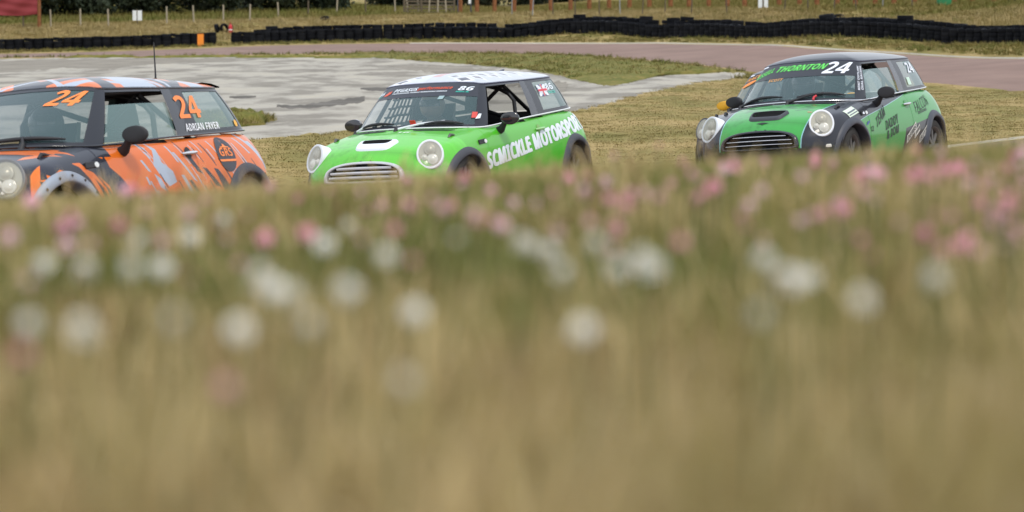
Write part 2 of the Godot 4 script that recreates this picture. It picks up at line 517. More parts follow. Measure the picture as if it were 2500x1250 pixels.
func build_tyre_wall() -> void:
	var tyre := tyre_shape(0.345, 0.205)
	var lorry := tyre_shape(0.42, 0.25)
	var runs := [
		[[-41, 156.2, -36.53, 157.1, -33.2, 159.9, -29.82, 160.3, -25.29, 160.3, -21.95, 161.2, -19.5, 162.6], "black tyre stack in the short barrier", "tyre stacks of the short barrier", 0],
		[[-18.3, 163.4, -15.2, 166.0, -9.67, 166.2, 0.0, 164.6, 8.86, 152.4, 14.92, 138.3, 18.4, 129.3, 21.46, 122.6, 24.2, 116.6, 26.4, 109.8], "black tyre stack in the front row of the long barrier", "tyre stacks of the long barrier", 0],
		[[-16.9, 164.9, -14.8, 167.0, -9.3, 167.2, 0.3, 165.6, 9.5, 153.2, 15.6, 139.1, 19.0, 130.1, 22.1, 123.3, 24.9, 117.3, 27.0, 110.6], "black tyre stack in the back row against the dry bank", "tyre stacks against the bank", 1]]
	for run in runs:
		var pts := resample(run[0], 900)
		var acc := 0.0
		var need := 0.0
		var num := 0
		for i in range(1, pts.size()):
			acc += (pts[i] as Vector2).distance_to(pts[i - 1])
			if acc < need:
				continue
			acc = 0.0
			var back: bool = run[3] == 1
			need = 0.62 if not back else 0.65
			var p: Vector2 = pts[i]
			var kind: ArrayMesh = lorry if back and rng.randf() < 0.04 else tyre
			if back and rng.randf() < 0.02:
				continue
			num += 1
			var root := thing("tyre_stack", "%s, %s from the gap" % [run[1], ordinal(num if run[3] + 0 > 0 or run[0][0] > -30 else 37 - num)], "tyre stack", on_ground(p.x, p.y, -0.02), rng.randf() * TAU, run[2])
			var nt := 4
			if back:
				nt = 4
			var base_up := 0.0
			if back:
				root.position.y += 0.14
			root.rotation.x = rng.randf_range(-0.04, 0.04)
			var step := 0.25 if kind == lorry else 0.203
			for k in nt:
				var t := part("tyre", kind, M.rubber if rng.randf() < 0.6 else M.rubber_worn, root)
				t.position = Vector3(rng.randf_range(-0.025, 0.025), base_up + k * step, rng.randf_range(-0.025, 0.025))
				if k == nt - 1 and rng.randf() < 0.35:
					t.rotation = Vector3(rng.randf_range(-0.12, 0.12), 0, rng.randf_range(-0.12, 0.12))
					t.position.y += 0.015
	# loose tyres on top of the bank
	var spots := [[-20.6, 171.6, 0.35, "black tyre leaning on its neighbour on the bank beside the gap"], [-20.1, 171.9, -0.25, "black tyre standing nearest the fire extinguisher on the bank"]]
	for s in spots:
		var t := thing("loose_tyre", s[3], "tyre", on_ground(s[0], s[1], 0.26))
		var m := part("tyre", tyre, M.rubber, t)
		m.rotation = Vector3(PI / 2 - 0.25, 1.25 + s[2], 0.2)
	var lt := [[-13.5, 178.2, "flat black tyre lying on the bank before the field"], [19.93, 150.6, "small dark tyre lying on the dry bank above the barrier"]]
	for s in lt:
		var t := thing("loose_tyre", s[2], "tyre", on_ground(s[0], s[1], 0.02))
		var m := part("tyre", tyre, M.rubber, t)
		m.rotation = Vector3(0.35, 0, 0.12)

# ============================================================ fences, posts, signs
func post_shape(h: float, r: float, sides := 7) -> ArrayMesh:
	return done(Shape.new().tube([Vector3(0, -0.2, 0), Vector3(0.006, h * 0.5, 0.004), Vector3(0, h - 0.02, 0), Vector3(0, h, 0)], [r * 1.05, r, r * 0.95, r * 0.7], sides))

func build_fences() -> void:
	var thin := post_shape(1.3, 0.062)
	var field := [[-34.55, 174.5], [-32.81, 175.6], [-30.81, 176.3], [-28.77, 176.0], [-24.84, 177.6], [-23.0, 178.4], [-20.96, 179.2], [-19.01, 179.0], [-17.61, 186.2], [-15.84, 191.7], [-13.97, 196.8], [-11.65, 196.8], [-9.34, 197.4]]
	for f in field:
		var o := part(numbered("fence_post"), thin, M.old_wood if rng.randf() < 0.6 else M.dark_wood, self)
		o.position = on_ground(f[0], f[1])
		o.rotation = Vector3(rng.randf_range(-0.05, 0.05), rng.randf() * 6.0, rng.randf_range(-0.05, 0.05))
		tag(o, "thin weathered fence post before the dark hedge, %s from the red banner" % ordinal(field.find(f) + 1), "fence post", "field fence posts left of the gate")
	var right := [[0.0, 177.5], [1.47, 176.9], [2.92, 176.2], [4.48, 175.2], [6.14, 173.8], [7.52, 171.7], [8.81, 166.9], [10.22, 165.0], [11.89, 163.6], [14.03, 161.1], [17.32, 156.9], [18.74, 156.3], [20.3, 155.5], [21.72, 155.9], [23.47, 156.4], [25.2, 155.5]]
	var slim := post_shape(1.35, 0.042)
	for f in right:
		var o := part(numbered("fence_post"), slim, M.grey_metal if rng.randf() < 0.3 else M.dark_wood, self)
		o.position = on_ground(f[0], f[1])
		o.rotation = Vector3(rng.randf_range(-0.06, 0.06), rng.randf() * 6.0, rng.randf_range(-0.12, 0.1))
		tag(o, "slim dark fence post before the orange timber posts, %s from the gate" % ordinal(right.find(f) + 1), "fence post", "slim posts right of the gate")
	var big := post_shape(1.9, 0.165, 10)
	var posts := [[-2.66, 188.3], [-1.36, 192.2], [0.15, 185.4], [1.47, 182.6], [2.88, 181.8], [4.33, 182.7], [5.76, 183.7], [7.25, 184.4], [8.75, 184.1], [10.15, 182.3], [11.62, 181.0], [12.76, 178.1], [13.93, 174.8], [15.1, 173.1], [16.09, 170.8], [18.02, 166.6], [19.38, 166.5], [20.35, 164.9], [21.64, 164.3], [22.61, 162.6], [23.89, 162.4], [24.9, 161.1], [26.19, 160.8], [28.76, 160.6], [29.89, 160.4], [31.32, 160.5], [32.79, 161.3], [-4.0, 191.0]]
	for f in posts:
		var o := part(numbered("timber_post"), big, M.orange_wood, self)
		o.position = on_ground(f[0], f[1])
		o.rotation = Vector3(rng.randf_range(-0.02, 0.02), rng.randf() * 6.0, rng.randf_range(-0.03, 0.03))
		tag(o, "thick orange-brown timber post across the far field, %s from the gate" % ordinal(posts.find(f) + 2 if f[0] > -4.0 else 1), "post", "orange timber posts")
	# field gate leaning open, with stakes in front of it
	var g := thing("field_gate", "weathered wooden five-bar field gate before the hedge", "gate", on_ground(-6.5, 193.5), 0.62)
	var w := 2.35
	for k in 5:
		part("rail", done(Shape.new().box(Vector3(0, 0.22 + 0.27 * k, 0), Vector3(w, 0, 0), Vector3(0, 0.065, 0), Vector3(0, 0, 0.025))), M.dark_wood, g)
	for x in [-w, -0.75, 0.75, w]:
		part("upright", done(Shape.new().box(Vector3(x, 0.72, 0.05), Vector3(0.085, 0, 0), Vector3(0, 0.72, 0), Vector3(0, 0, 0.02))), M.dark_wood, g)
	part("brace", done(Shape.new().tube([Vector3(-w, 0.2, -0.05), Vector3(0, 1.25, -0.05), Vector3(w, 0.2, -0.05)], 0.045, 6)), M.dark_wood, g)
	var stakes := [[-8.2, 194.6], [-7.3, 193.2], [-6.5, 192.6], [-5.8, 192.4], [-5.1, 192.0]]
	for f in stakes:
		var o := part(numbered("gate_stake"), thin, M.old_wood, self)
		o.position = on_ground(f[0], f[1])
		o.rotation = Vector3(0, 0, rng.randf_range(-0.1, 0.1))
		tag(o, "pale leaning stake in front of the wooden field gate, %s from its hinge end" % ordinal(stakes.find(f) + 1), "stake", "stakes at the gate")

func sign_on_post(called: String, label: String, at: Vector3, boards: Array, post_h: float, board_mat: Material, post_mat: Material) -> void:
	var t := thing(called, label, "sign", at)
	part("post", post_shape(post_h, 0.05), post_mat, t)
	for b in boards:
		part("board", done(Shape.new().box(Vector3(b[0], b[1], 0.08), Vector3(b[2], 0, 0), Vector3(0, b[3], 0), Vector3(0, 0, 0.015), 0.3)), board_mat, t)

func build_roadside() -> void:
	sign_on_post("notice_board", "pair of white notice boards on a dark post by the hedge field", on_ground(-26.92, 177.3), [[-0.17, 0.7, 0.14, 0.36], [0.2, 0.7, 0.16, 0.36]], 1.15, M.white_board, M.dark_wood)
	sign_on_post("notice_board", "pair of white notice boards among the orange timber posts", on_ground(16.22, 159.8), [[-0.17, 0.62, 0.13, 0.42], [0.2, 0.62, 0.13, 0.42]], 1.6, M.white_board, M.dark_wood)
	var blue := mat(Color8(62, 66, 78), 0.7)
	sign_on_post("marker_post", "dark post at the right end of the field gate", on_ground(-4.18, 190.4), [], 1.9, M.white_board, blue)
	sign_on_post("marker_post", "dark marker post with a small white board beside timber posts", on_ground(-3.15, 189.6), [[-0.1, 1.05, 0.1, 0.22]], 1.9, M.white_board, blue)
	# red banner stretched from a timber post at the edge of the picture
	var maroon := mat(Color8(132, 46, 50), 0.8)
	var r := thing("banner", "dark red fabric banner hung from a rust-coloured post", "banner", on_ground(-33.4, 174.4))
	part("post", post_shape(3.4, 0.13, 9), M.orange_wood, r)
	var rows := []
	for i in 25:
		var row := []
		for j in 13:
			var x := -0.1 - i * 0.3
			var y := 1.02 + j * 0.16 - 0.06 * sin(i * 0.13 * PI) - i * 0.012
			row.append(Vector3(x, y, 0.1 + 0.05 * sin(i * 0.9 + j * 0.7) + 0.04 * sin(j * 1.7 - i * 0.5)))
		rows.append(row)
	part("post", post_shape(3.4, 0.13, 9), M.orange_wood, r).position = Vector3(-7.45, on_ground(-40.85, 174.4).y - on_ground(-33.4, 174.4).y, 0)
	part("cloth", done(Shape.new().grid(rows, Vector3(-3, 2, -5))), maroon, r)
	# orange marker board against the tyre wall
	var b := thing("marker_board", "bright orange rectangular marker board before the tyre wall", "board", on_ground(-20.15, 159.6))
	part("panel", done(Shape.new().box(Vector3(0, 0.42, 0), Vector3(0.2, 0, 0), Vector3(0, 0.4, 0), Vector3(0, 0, 0.02), 0.3)), mat(Color8(240, 140, 40), 0.6), b)
	part("leg", done(Shape.new().tube([Vector3(-0.12, -0.1, -0.03), Vector3(-0.12, 0.4, -0.03)], 0.02, 6)), M.dark_wood, b)
	part("leg", done(Shape.new().tube([Vector3(0.12, -0.1, -0.03), Vector3(0.12, 0.4, -0.03)], 0.02, 6)), M.dark_wood, b)
	# red fire extinguisher by the gap
	var red := mat(Color8(196, 44, 52), 0.4)
	var e := thing("fire_extinguisher", "red fire extinguisher standing by the gap in the tyre wall", "fire extinguisher", on_ground(-19.5, 171.0))
	part("cylinder", done(Shape.new().lathe(Vector3.ZERO, Vector3.UP, Vector3.BACK, [Vector2(0.0, 0.0), Vector2(0.12, 0.0), Vector2(0.13, 0.03), Vector2(0.13, 0.52), Vector2(0.09, 0.62), Vector2(0.04, 0.66), Vector2(0.0, 0.66)])), red, e)
	part("band", done(Shape.new().lathe(Vector3.ZERO, Vector3.UP, Vector3.BACK, [Vector2(0.133, 0.25), Vector2(0.135, 0.26), Vector2(0.135, 0.32), Vector2(0.133, 0.33)])), M.white_board, e)
	part("valve", done(Shape.new().tube([Vector3(0, 0.64, 0), Vector3(0, 0.74, 0), Vector3(0.0, 0.78, 0.05), Vector3(0, 0.8, 0.14)], [0.035, 0.035, 0.025, 0.02])), red, e)
	part("hose", done(Shape.new().tube([Vector3(0, 0.72, 0), Vector3(0.13, 0.68, 0.05), Vector3(0.17, 0.4, 0.05), Vector3(0.15, 0.15, 0.04)], 0.016, 6)), M.rubber, e)
	# green bin on the far field
	var green := mat(Color8(46, 130, 84), 0.5)
	var n := thing("green_bin", "bright green bin standing among the timber posts", "bin", on_ground(27.42, 156.8))
	part("tub", done(Shape.new().grid([[Vector3(-0.40, 0, 0.3), Vector3(0.40, 0, 0.3), Vector3(0.40, 0, -0.3), Vector3(-0.40, 0, -0.3), Vector3(-0.40, 0, 0.3)], [Vector3(-0.46, 1.0, 0.36), Vector3(0.46, 1.0, 0.36), Vector3(0.46, 1.0, -0.36), Vector3(-0.46, 1.0, -0.36), Vector3(-0.46, 1.0, 0.36)]], Vector3(0, 0.5, 0))), green, n)
	part("lid", done(Shape.new().box(Vector3(0, 1.05, 0), Vector3(0.5, 0, 0), Vector3(0, 0.05, 0), Vector3(0, 0, 0.4), 0.4)), green, n)
	# dark leaning frame at the top edge
	var l := thing("trestle", "dark trestle legs leaning outwards near the right corner", "trestle", on_ground(31.2, 154.6))
	part("leg", done(Shape.new().tube([Vector3(0.35, -0.05, 0.1), Vector3(-0.15, 1.5, 0)], 0.07, 7)), M.rubber_worn, l)
	part("leg", done(Shape.new().tube([Vector3(-0.05, -0.05, -0.2), Vector3(-0.15, 1.5, 0)], 0.06, 7)), M.rubber_worn, l)

# ============================================================ hedge and grass far away
func leaf_mat(c: Color) -> StandardMaterial3D:
	var m := mat(c, 0.75)
	m.vertex_color_use_as_albedo = true
	m.backlight_enabled = true
	m.backlight = Color(0.25, 0.3, 0.12)
	return m

func scatter(called: String, clump: Mesh, m: Material, places: Array, tints: PackedColorArray, parent: Node = self) -> MultiMeshInstance3D:
	var mm := MultiMesh.new()
	mm.transform_format = MultiMesh.TRANSFORM_3D
	mm.use_colors = true
	mm.mesh = clump
	mm.instance_count = places.size()
	for i in places.size():
		mm.set_instance_transform(i, places[i])
		mm.set_instance_color(i, tints[i])
	var o := MultiMeshInstance3D.new()
	o.name = called
	o.multimesh = mm
	o.material_override = m
	parent.add_child(o, true)
	return o

func build_hedge() -> void:
	var crowns := [crown_mesh(5), crown_mesh(6), crown_mesh(7)]
	var leaf := leaf_mat(lin(0.022, 0.035, 0.014))
	var trunk_mat := mat(lin(0.06, 0.05, 0.035), 0.9)
	# one thing per bush of the dark tree line behind the field
	var xs := []
	var x := -62.0
	while x < 16.0:
		xs.append(x)
		x += rng.randf_range(3.6, 5.2)
	for i in xs.size():
		var bx: float = xs[i]
		var d := 232.0 + 0.85 * bx + rng.randf_range(-2.0, 2.0) + (18.0 if bx > -14.0 else 0.0) + clampf((bx + 14.0) * 1.3, 0.0, 40.0)
		var hh := rng.randf_range(5.5, 8.0)
		var rr := rng.randf_range(2.9, 3.8)
		var where := "behind the field fence" if bx < -16.0 else ("behind the wooden gate" if bx < -2.0 else "at the far end of the hedge")
		var t := thing("hedge_tree", "dark dense hedge tree %s, %s along" % [where, ordinal(i + 1)], "tree", on_ground(bx, d), 0.0, "hedge trees " + where)
		var s := Shape.new()
		s.tube([Vector3(0, -0.3, 0), Vector3(0.1, 1.2, 0), Vector3(0, 3.0, 0.1), Vector3(0.2, hh * 0.8, 0)], [0.24, 0.18, 0.13, 0.04], 7)
		for k in 5:
			var q := k * 1.26 + rng.randf()
			s.tube([Vector3(0, 1.0 + k * 0.5, 0), Vector3(cos(q) * 1.0, 2.0 + k * 0.6, sin(q) * 1.0), Vector3(cos(q) * 2.0, 2.6 + k * 0.8, sin(q) * 2.0)], [0.1, 0.06, 0.02], 5)
		part("trunk", done(s), trunk_mat, t)
		var cr := part("crown", crowns[i % 3], leaf, t)
		cr.scale = Vector3(rr / 3.3, hh / 6.7, rr / 3.3)
		cr.rotation.y = rng.randf() * TAU

func crown_mesh(seed_: int) -> ArrayMesh:
	var r := RandomNumberGenerator.new(); r.seed = seed_
	var s := Shape.new()
	for k in 210:
		var u := Vector3(r.randfn(), r.randfn(), r.randfn()).normalized() * pow(r.randf(), 0.25)
		var c := Vector3(u.x * 3.3, 3.35 + u.y * 3.45, u.z * 3.0)
		c += Vector3(1, 0.6, 1) * fn1.get_noise_3d(seed_ + u.x * 2.0, u.y * 2.0, u.z * 2.0) * 1.2
		c.y = maxf(c.y, 0.2)
		var g := r.randf_range(0.6, 1.25)
		var tint := Color(g * r.randf_range(0.85, 1.15), g, g * r.randf_range(0.7, 1.1))
		for i in 60:
			var q := c + Vector3(r.randfn() * 0.45, r.randfn() * 0.4, r.randfn() * 0.45)
			var nrm := ((q - c).normalized() + Vector3(r.randfn(), r.randfn() + 0.5, r.randfn()) * 0.6).normalized()
			var a := nrm.cross(Vector3(r.randfn(), r.randfn(), r.randfn())).normalized() * 0.2
			var b := nrm.cross(a).normalized() * 0.12
			var base := s.v.size()
			for p in [q - a, q + b, q + a, q - b]:
				s.v.append(p); s.n.append(nrm); s.col.append(tint)
			s.idx.append_array(PackedInt32Array([base, base + 1, base + 2, base, base + 2, base + 3]))
	return done(s)

func tuft(count: int, h: float, spread: float, wid: float, seed_: int, lean := 0.5) -> ArrayMesh:
	var r := RandomNumberGenerator.new(); r.seed = seed_
	var s := Shape.new()
	for i in count:
		var q := r.randf() * TAU
		var root := Vector3(cos(q), 0, sin(q)) * spread * sqrt(r.randf())
		var out := Vector3(cos(q + r.randfn() * 0.6), 0, sin(q + r.randfn() * 0.6))
		var hh := h * r.randf_range(0.55, 1.1)
		var ln := lean * r.randf_range(0.2, 1.2)
		var side := out.cross(Vector3.UP).rotated(Vector3.UP, r.randfn() * 0.8) * wid
		var base := s.v.size()
		for k in 4:
			var t := k / 3.0
			var c := root + Vector3.UP * hh * t * (1.0 - 0.18 * ln * t) + out * hh * ln * t * t
			var w := side * (1.0 - t * 0.92)
			var nn := (out * 0.5 + Vector3.UP * 0.9).normalized()
			s.v.append(c - w); s.v.append(c + w)
			s.n.append(nn); s.n.append(nn)
			s.col.append(Color.WHITE); s.col.append(Color.WHITE)
		for k in 3:
			var b := base + k * 2
			s.idx.append_array(PackedInt32Array([b, b + 1, b + 3, b, b + 3, b + 2]))
	return done(s)

func grass_mat() -> StandardMaterial3D:
	var m := StandardMaterial3D.new()
	m.vertex_color_use_as_albedo = true
	m.roughness = 0.85
	m.metallic_specular = 0.2
	m.backlight_enabled = true
	m.backlight = Color(0.5, 0.5, 0.35)
	return m

func straw(p: float) -> Color:
	# p 0: fresh green, 1: bleached straw (linear reflectances)
	var a := Color(0.14, 0.17, 0.04); var b := Color(0.29, 0.235, 0.09); var c := Color(0.50, 0.39, 0.20)
	var k := a.lerp(b, clampf(p * 2.0, 0.0, 1.0)) if p < 0.5 else b.lerp(c, clampf(p * 2.0 - 1.0, 0.0, 1.0))
	var g := rng.randf_range(0.88, 1.12)
	return Color(k.r * g, k.g * g, k.b * g)

func scatter_far_grass() -> void:
	var gm := grass_mat()
	var short := tuft(12, 0.05, 0.12, 0.005, 31, 1.1)
	var long := tuft(14, 0.34, 0.16, 0.012, 33, 0.7)
	var tall := tuft(12, 0.65, 0.22, 0.016, 35, 0.45)
	var places := []; var tints := PackedColorArray()
	# mown verge between the near track and the gravel, and the infield turf
	for i in 26000:
		var d := lerpf(26.0, 125.0, pow(rng.randf(), 1.6))
		var x := rng.randf_range(-0.25, 0.25) * d
		var p := Vector2(x, d)
		if Geometry2D.is_point_in_polygon(p, gravel_zone) or Geometry2D.is_point_in_polygon(p, near_zone) or Geometry2D.is_point_in_polygon(p, track_zone):
			continue
		var k := 1.0 + d / 70.0
		places.append(Transform3D(Basis(Vector3.UP, rng.randf() * TAU).scaled(Vector3(k, rng.randf_range(0.4, 1.0), k)), on_ground(x, d, 0.02)))
		tints.append(straw(clampf(0.74 + 0.6 * fn1.get_noise_2d(x * 0.10, d * 0.10) + rng.randfn() * 0.12, 0.0, 1.0)))
	var o := scatter("mown_grass", short, gm, places, tints)
	o.set_meta("kind", "stuff"); o.set_meta("label", "short dry mown grass of the infield and verge"); o.set_meta("category", "grass")
	# the strip at the foot of the tyre wall and the tongue of turf
	places = []; tints = PackedColorArray()
	for i in 16000:
		var t := rng.randf()
		var a := rng.randf_range(-0.26, 0.26)
		var d := rng.randf_range(95.0, 166.0)
		var x := a * d
		var p := Vector2(x, d)
		if Geometry2D.is_point_in_polygon(p, gravel_zone) or Geometry2D.is_point_in_polygon(p, track_zone) or Geometry2D.is_point_in_polygon(p - Vector2(0.0, 1.6), track_zone) or Geometry2D.is_point_in_polygon(p - Vector2(0.9, 0.4), track_zone):
			continue
		places.append(Transform3D(Basis(Vector3.UP, t * TAU).scaled(Vector3(1.3, rng.randf_range(0.35, 0.8), 1.3)), on_ground(x, d, 0.03)))
		tints.append(straw(clampf(0.34 + 0.4 * fn1.get_noise_2d(x * 0.12, d * 0.12) + rng.randfn() * 0.12, 0.0, 1.0)))
	o = scatter("verge_grass", long, gm, places, tints)
	o.set_meta("kind", "stuff"); o.set_meta("label", "greener rough grass along the far track and barrier"); o.set_meta("category", "grass")
	var hp := []; var ht := PackedColorArray()
	for i in 420:
		var q := rng.randf() * TAU
		var rr := sqrt(rng.randf())
		var x := -6.32 + cos(q) * rr * 1.05; var d := 53.9 + sin(q) * rr * 2.6
		hp.append(Transform3D(Basis(Vector3.UP, rng.randf() * TAU).scaled(Vector3(0.7, rng.randf_range(0.25, 0.6), 0.7)), on_ground(x, d, 0.06 + 0.2 * (1.0 - rr))))
		ht.append(straw(clampf(0.42 + rng.randfn() * 0.2, 0.0, 1.0)))
	var hg := scatter("hummock_grass", long, gm, hp, ht)
	hg.set_meta("kind", "stuff"); hg.set_meta("label", "tuft of olive grass on the mound in the gravel"); hg.set_meta("category", "grass")
	# bleached bank behind the barrier
	places = []; tints = PackedColorArray()
	for i in 15000:
		var a := rng.randf_range(-0.26, 0.27)
		var wall := 166.0 - 43.0 * smooth(0.0, 0.2, a) - 5.0 * smooth(0.08, 0.25, -a)
		var d := wall + rng.randf_range(1.2, 19.0)
		places.append(Transform3D(Basis(Vector3.UP, rng.randf() * TAU).scaled(Vector3(1.5, rng.randf_range(0.4, 1.1), 1.5)), on_ground(a * d, d)))
		tints.append(straw(clampf(0.92 + 0.4 * fn1.get_noise_2d(a * d * 0.25, d * 0.25) - 0.3 * smooth(11.0, 19.0, d - wall) + rng.randfn() * 0.1, 0.0, 1.0)))
	o = scatter("bank_grass", long, gm, places, tints)
	o.set_meta("kind", "stuff"); o.set_meta("label", "bleached tussocky grass on the bank behind the tyre wall"); o.set_meta("category", "grass")
	# long meadow grass in the field under the hedge
	places = []; tints = PackedColorArray()
	for i in 14000:
		var a := rng.randf_range(-0.26, 0.27)
		var wall := 183.0 - 38.0 * smooth(0.0, 0.2, a)
		var d := wall + pow(rng.randf(), 1.3) * 75.0
		var left := smooth(0.0, -0.08, a)
		places.append(Transform3D(Basis(Vector3.UP, rng.randf() * TAU).scaled(Vector3(1.5, rng.randf_range(0.3, 0.6) + 0.22 * left, 1.5)), on_ground(a * d, d)))
		tints.append(straw(clampf(0.36 - 0.12 * left + 0.3 * fn1.get_noise_2d(a * d * 0.12, d * 0.12) + rng.randfn() * 0.1, 0.0, 1.0)))
	o = scatter("field_grass", tall, gm, places, tints)
	o.set_meta("kind", "stuff"); o.set_meta("label", "long green meadow grass in the field under the hedge"); o.set_meta("category", "grass")

# ============================================================ car body (x forward from the front axle, y up, l to the car's left)
const TOP_LINE := [-3.1, 1.035, -2.79, 1.035, -1.65, 1.018, -0.54, 0.962, -0.3, 0.932, -0.1, 0.904, 0.1, 0.868, 0.3, 0.815, 0.45, 0.765, 0.6, 0.70]
const NOSE_LINE := [0.15, 0.60, 0.3, 0.645, 0.45, 0.665, 0.55, 0.65, 0.65, 0.605, 0.75, 0.55, 0.9, 0.44]
const LOW := [[-0.17, 0.918, 0.0], [-0.20, 0.914, 0.30], [-0.315, 0.903, 0.535], [-0.555, 0.892, 0.706], [-1.10, 0.922, 0.722], [-1.65, 0.947, 0.712], [-2.30, 0.968, 0.668], [-2.72, 0.982, 0.618], [-2.895, 0.986, 0.48], [-2.955, 0.986, 0.25], [-2.97, 0.986, 0.0]]
const HIGH := [[-0.785, 1.350, 0.0], [-0.80, 1.345, 0.28], [-0.835, 1.333, 0.445], [-0.905, 1.318, 0.545], [-1.26, 1.322, 0.575], [-1.66, 1.324, 0.575], [-2.18, 1.330, 0.535], [-2.56, 1.334, 0.475], [-2.675, 1.337, 0.37], [-2.725, 1.340, 0.19], [-2.735, 1.341, 0.0]]
const WHEELBASE := 2.467
const GRILLE := [[-0.43, 0.475], [-0.425, 0.53], [-0.40, 0.575], [-0.33, 0.615], [-0.2, 0.642], [0.0, 0.652], [0.2, 0.642], [0.33, 0.615], [0.40, 0.575], [0.425, 0.53], [0.43, 0.475], [0.38, 0.452], [0.0, 0.448], [-0.38, 0.452]]  # l, y
const SCOOP := [[0.465, -0.12], [0.45, -0.165], [0.41, -0.19], [0.32, -0.205], [0.285, -0.20], [0.272, -0.17], [0.268, 0.0], [0.272, 0.17], [0.285, 0.20], [0.32, 0.205], [0.41, 0.19], [0.45, 0.165], [0.465, 0.12], [0.47, 0.0]]  # x, l

func c3(x: float, y: float, l: float) -> Vector3:
	return Vector3(x, y, -l)

func curve(flat: Array, x: float) -> float:
	var n := flat.size() / 2
	if x <= flat[0]:
		return flat[1] + (x - flat[0]) * (flat[3] - flat[1]) / (flat[2] - flat[0])
	if x >= flat[2 * n - 2]:
		return flat[2 * n - 1] + (x - flat[2 * n - 2]) * (flat[2 * n - 1] - flat[2 * n - 3]) / (flat[2 * n - 2] - flat[2 * n - 4])
	var i := 0
	while x > flat[2 * i + 2]:
		i += 1
	var h: float = flat[2 * i + 2] - flat[2 * i]
	var t: float = (x - flat[2 * i]) / h
	var i0 := maxi(i - 1, 0); var i3 := mini(i + 2, n - 1)
	var m0: float = (flat[2 * i + 3] - flat[2 * i0 + 1]) / (flat[2 * i + 2] - flat[2 * i0])
	var m1: float = (flat[2 * i3 + 1] - flat[2 * i + 1]) / (flat[2 * i3] - flat[2 * i])
	var t2 := t * t; var t3 := t2 * t
	return (2 * t3 - 3 * t2 + 1) * flat[2 * i + 1] + (t3 - 2 * t2 + t) * h * m0 + (3 * t2 - 2 * t3) * flat[2 * i + 3] + (t3 - t2) * h * m1

func smax(a: float, b: float, k: float) -> float:
	var h := maxf(k - absf(a - b), 0.0) / k
	return maxf(a, b) + h * h * k * 0.25

func body_field(x: float, y: float, l: float) -> float:
	l = absf(l)
	var tr := clampf((-2.0 - x) / 0.8, 0.0, 1.4)
	tr *= tr
	var dy := y - 0.55
	var hw := 0.82 - 0.03 * tr
	hw -= (0.105 + 0.055 * tr) * dy * dy / 0.16 if dy > 0.0 else 0.06 * dy * dy / 0.1225
	var l5 := l * l * l * l * l
	var f := x - curve(NOSE_LINE, y) + 0.10 * l * l + 0.95 * l5
	var xr := -3.045 - 0.06 * smooth(0.2, 0.45, y) + 0.04 * smooth(0.45, 0.7, y) + 0.16 * smooth(0.65, 1.05, y)
	var r := xr + 0.10 * l * l + 0.62 * l5 - x
	var t := y - curve(TOP_LINE, x) + 0.12 * l * l
	var v := smax(l - hw, t, 0.12)
	v = smax(v, f, 0.14)
	v = smax(v, r, 0.12)
	return maxf(v, 0.18 - y)

func side_l(x: float, y: float) -> float:
	var a := 0.2; var b := 1.0
	for i in 18:
		var m := (a + b) * 0.5
		if body_field(x, y, m) < 0.0:
			a = m
		else:
			b = m
	return a

func top_y(x: float, l: float) -> float:
	var a := 0.4; var b := 1.3
	for i in 18:
		var m := (a + b) * 0.5
		if body_field(x, m, l) < 0.0:
			a = m
		else:
			b = m
	return a

func nose_x(y: float, l: float) -> float:
	var a := 0.0; var b := 0.9
	for i in 18:
		var m := (a + b) * 0.5
		if body_field(m, y, l) < 0.0:
			a = m
		else:
			b = m
	return a

func body_normal(p: Vector3) -> Vector3:
	# p in (x, y, l)
	var e := 0.004
	return Vector3(body_field(p.x + e, p.y, p.z) - body_field(p.x - e, p.y, p.z), body_field(p.x, p.y + e, p.z) - body_field(p.x, p.y - e, p.z), body_field(p.x, p.y, p.z + e) - body_field(p.x, p.y, p.z - e)).normalized()

func loop_at(flat: Array, s: float) -> Vector3:
	# Catmull-Rom round the half loop, mirrored past both ends; s runs 0 (screen centre) .. 10 (rear centre), negative = right side
	var sg := 1.0
	if s < 0.0:
		s = -s; sg = -1.0
	s = clampf(s, 0.0, 10.0)
	var k := mini(int(s), 9)
	var t := s - k
	var p := []
	for q in [k - 1, k, k + 1, k + 2]:
		var m := 1.0
		var i: int = q
		if i < 0:
			i = -i; m = -1.0
		if i > 10:
			i = 20 - i; m = -1.0
		p.append(Vector3(flat[i][0], flat[i][1], flat[i][2] * m))
	var r: Vector3 = (p[1] as Vector3).cubic_interpolate(p[2], p[0], p[3], t)
	r.z *= sg
	return r

func glass_pt(s: float, v: float, off := 0.0) -> Vector3:
	# (x, y, l) on the glasshouse; off is along its outward normal
	var p := loop_at(LOW, s).lerp(loop_at(HIGH, s), v)
	var e := 0.06
	var du := loop_at(LOW, s + e).lerp(loop_at(HIGH, s + e), v) - loop_at(LOW, s - e).lerp(loop_at(HIGH, s - e), v)
	var dv := loop_at(HIGH, s) - loop_at(LOW, s)
	var n := du.cross(dv).normalized()
	if n.dot(p - Vector3(-1.7, 1.05, 0)) < 0.0:
		n = -n
	return p + n * (off + 0.05 * v * (1.0 - v))

func g3(s: float, v: float, off := 0.0) -> Vector3:
	var p := glass_pt(s, v, off)
	return c3(p.x, p.y, p.z)

func band(s0: float, s0t: float, s1: float, s1t: float, v0: float, v1: float, off: float, cols: int, rws: int) -> ArrayMesh:
	# part of the glasshouse between two slanting edges (s at v = 0, s at v = 1)
	var rows := []
	for i in rws + 1:
		var v := lerpf(v0, v1, float(i) / rws)
		var row := []
		for j in cols + 1:
			var t := float(j) / cols
			row.append(g3(lerpf(lerpf(s0, s0t, v), lerpf(s1, s1t, v), t), v, off))
		rows.append(row)
	return done(Shape.new().grid(rows, c3(-1.7, 1.05, 0)))

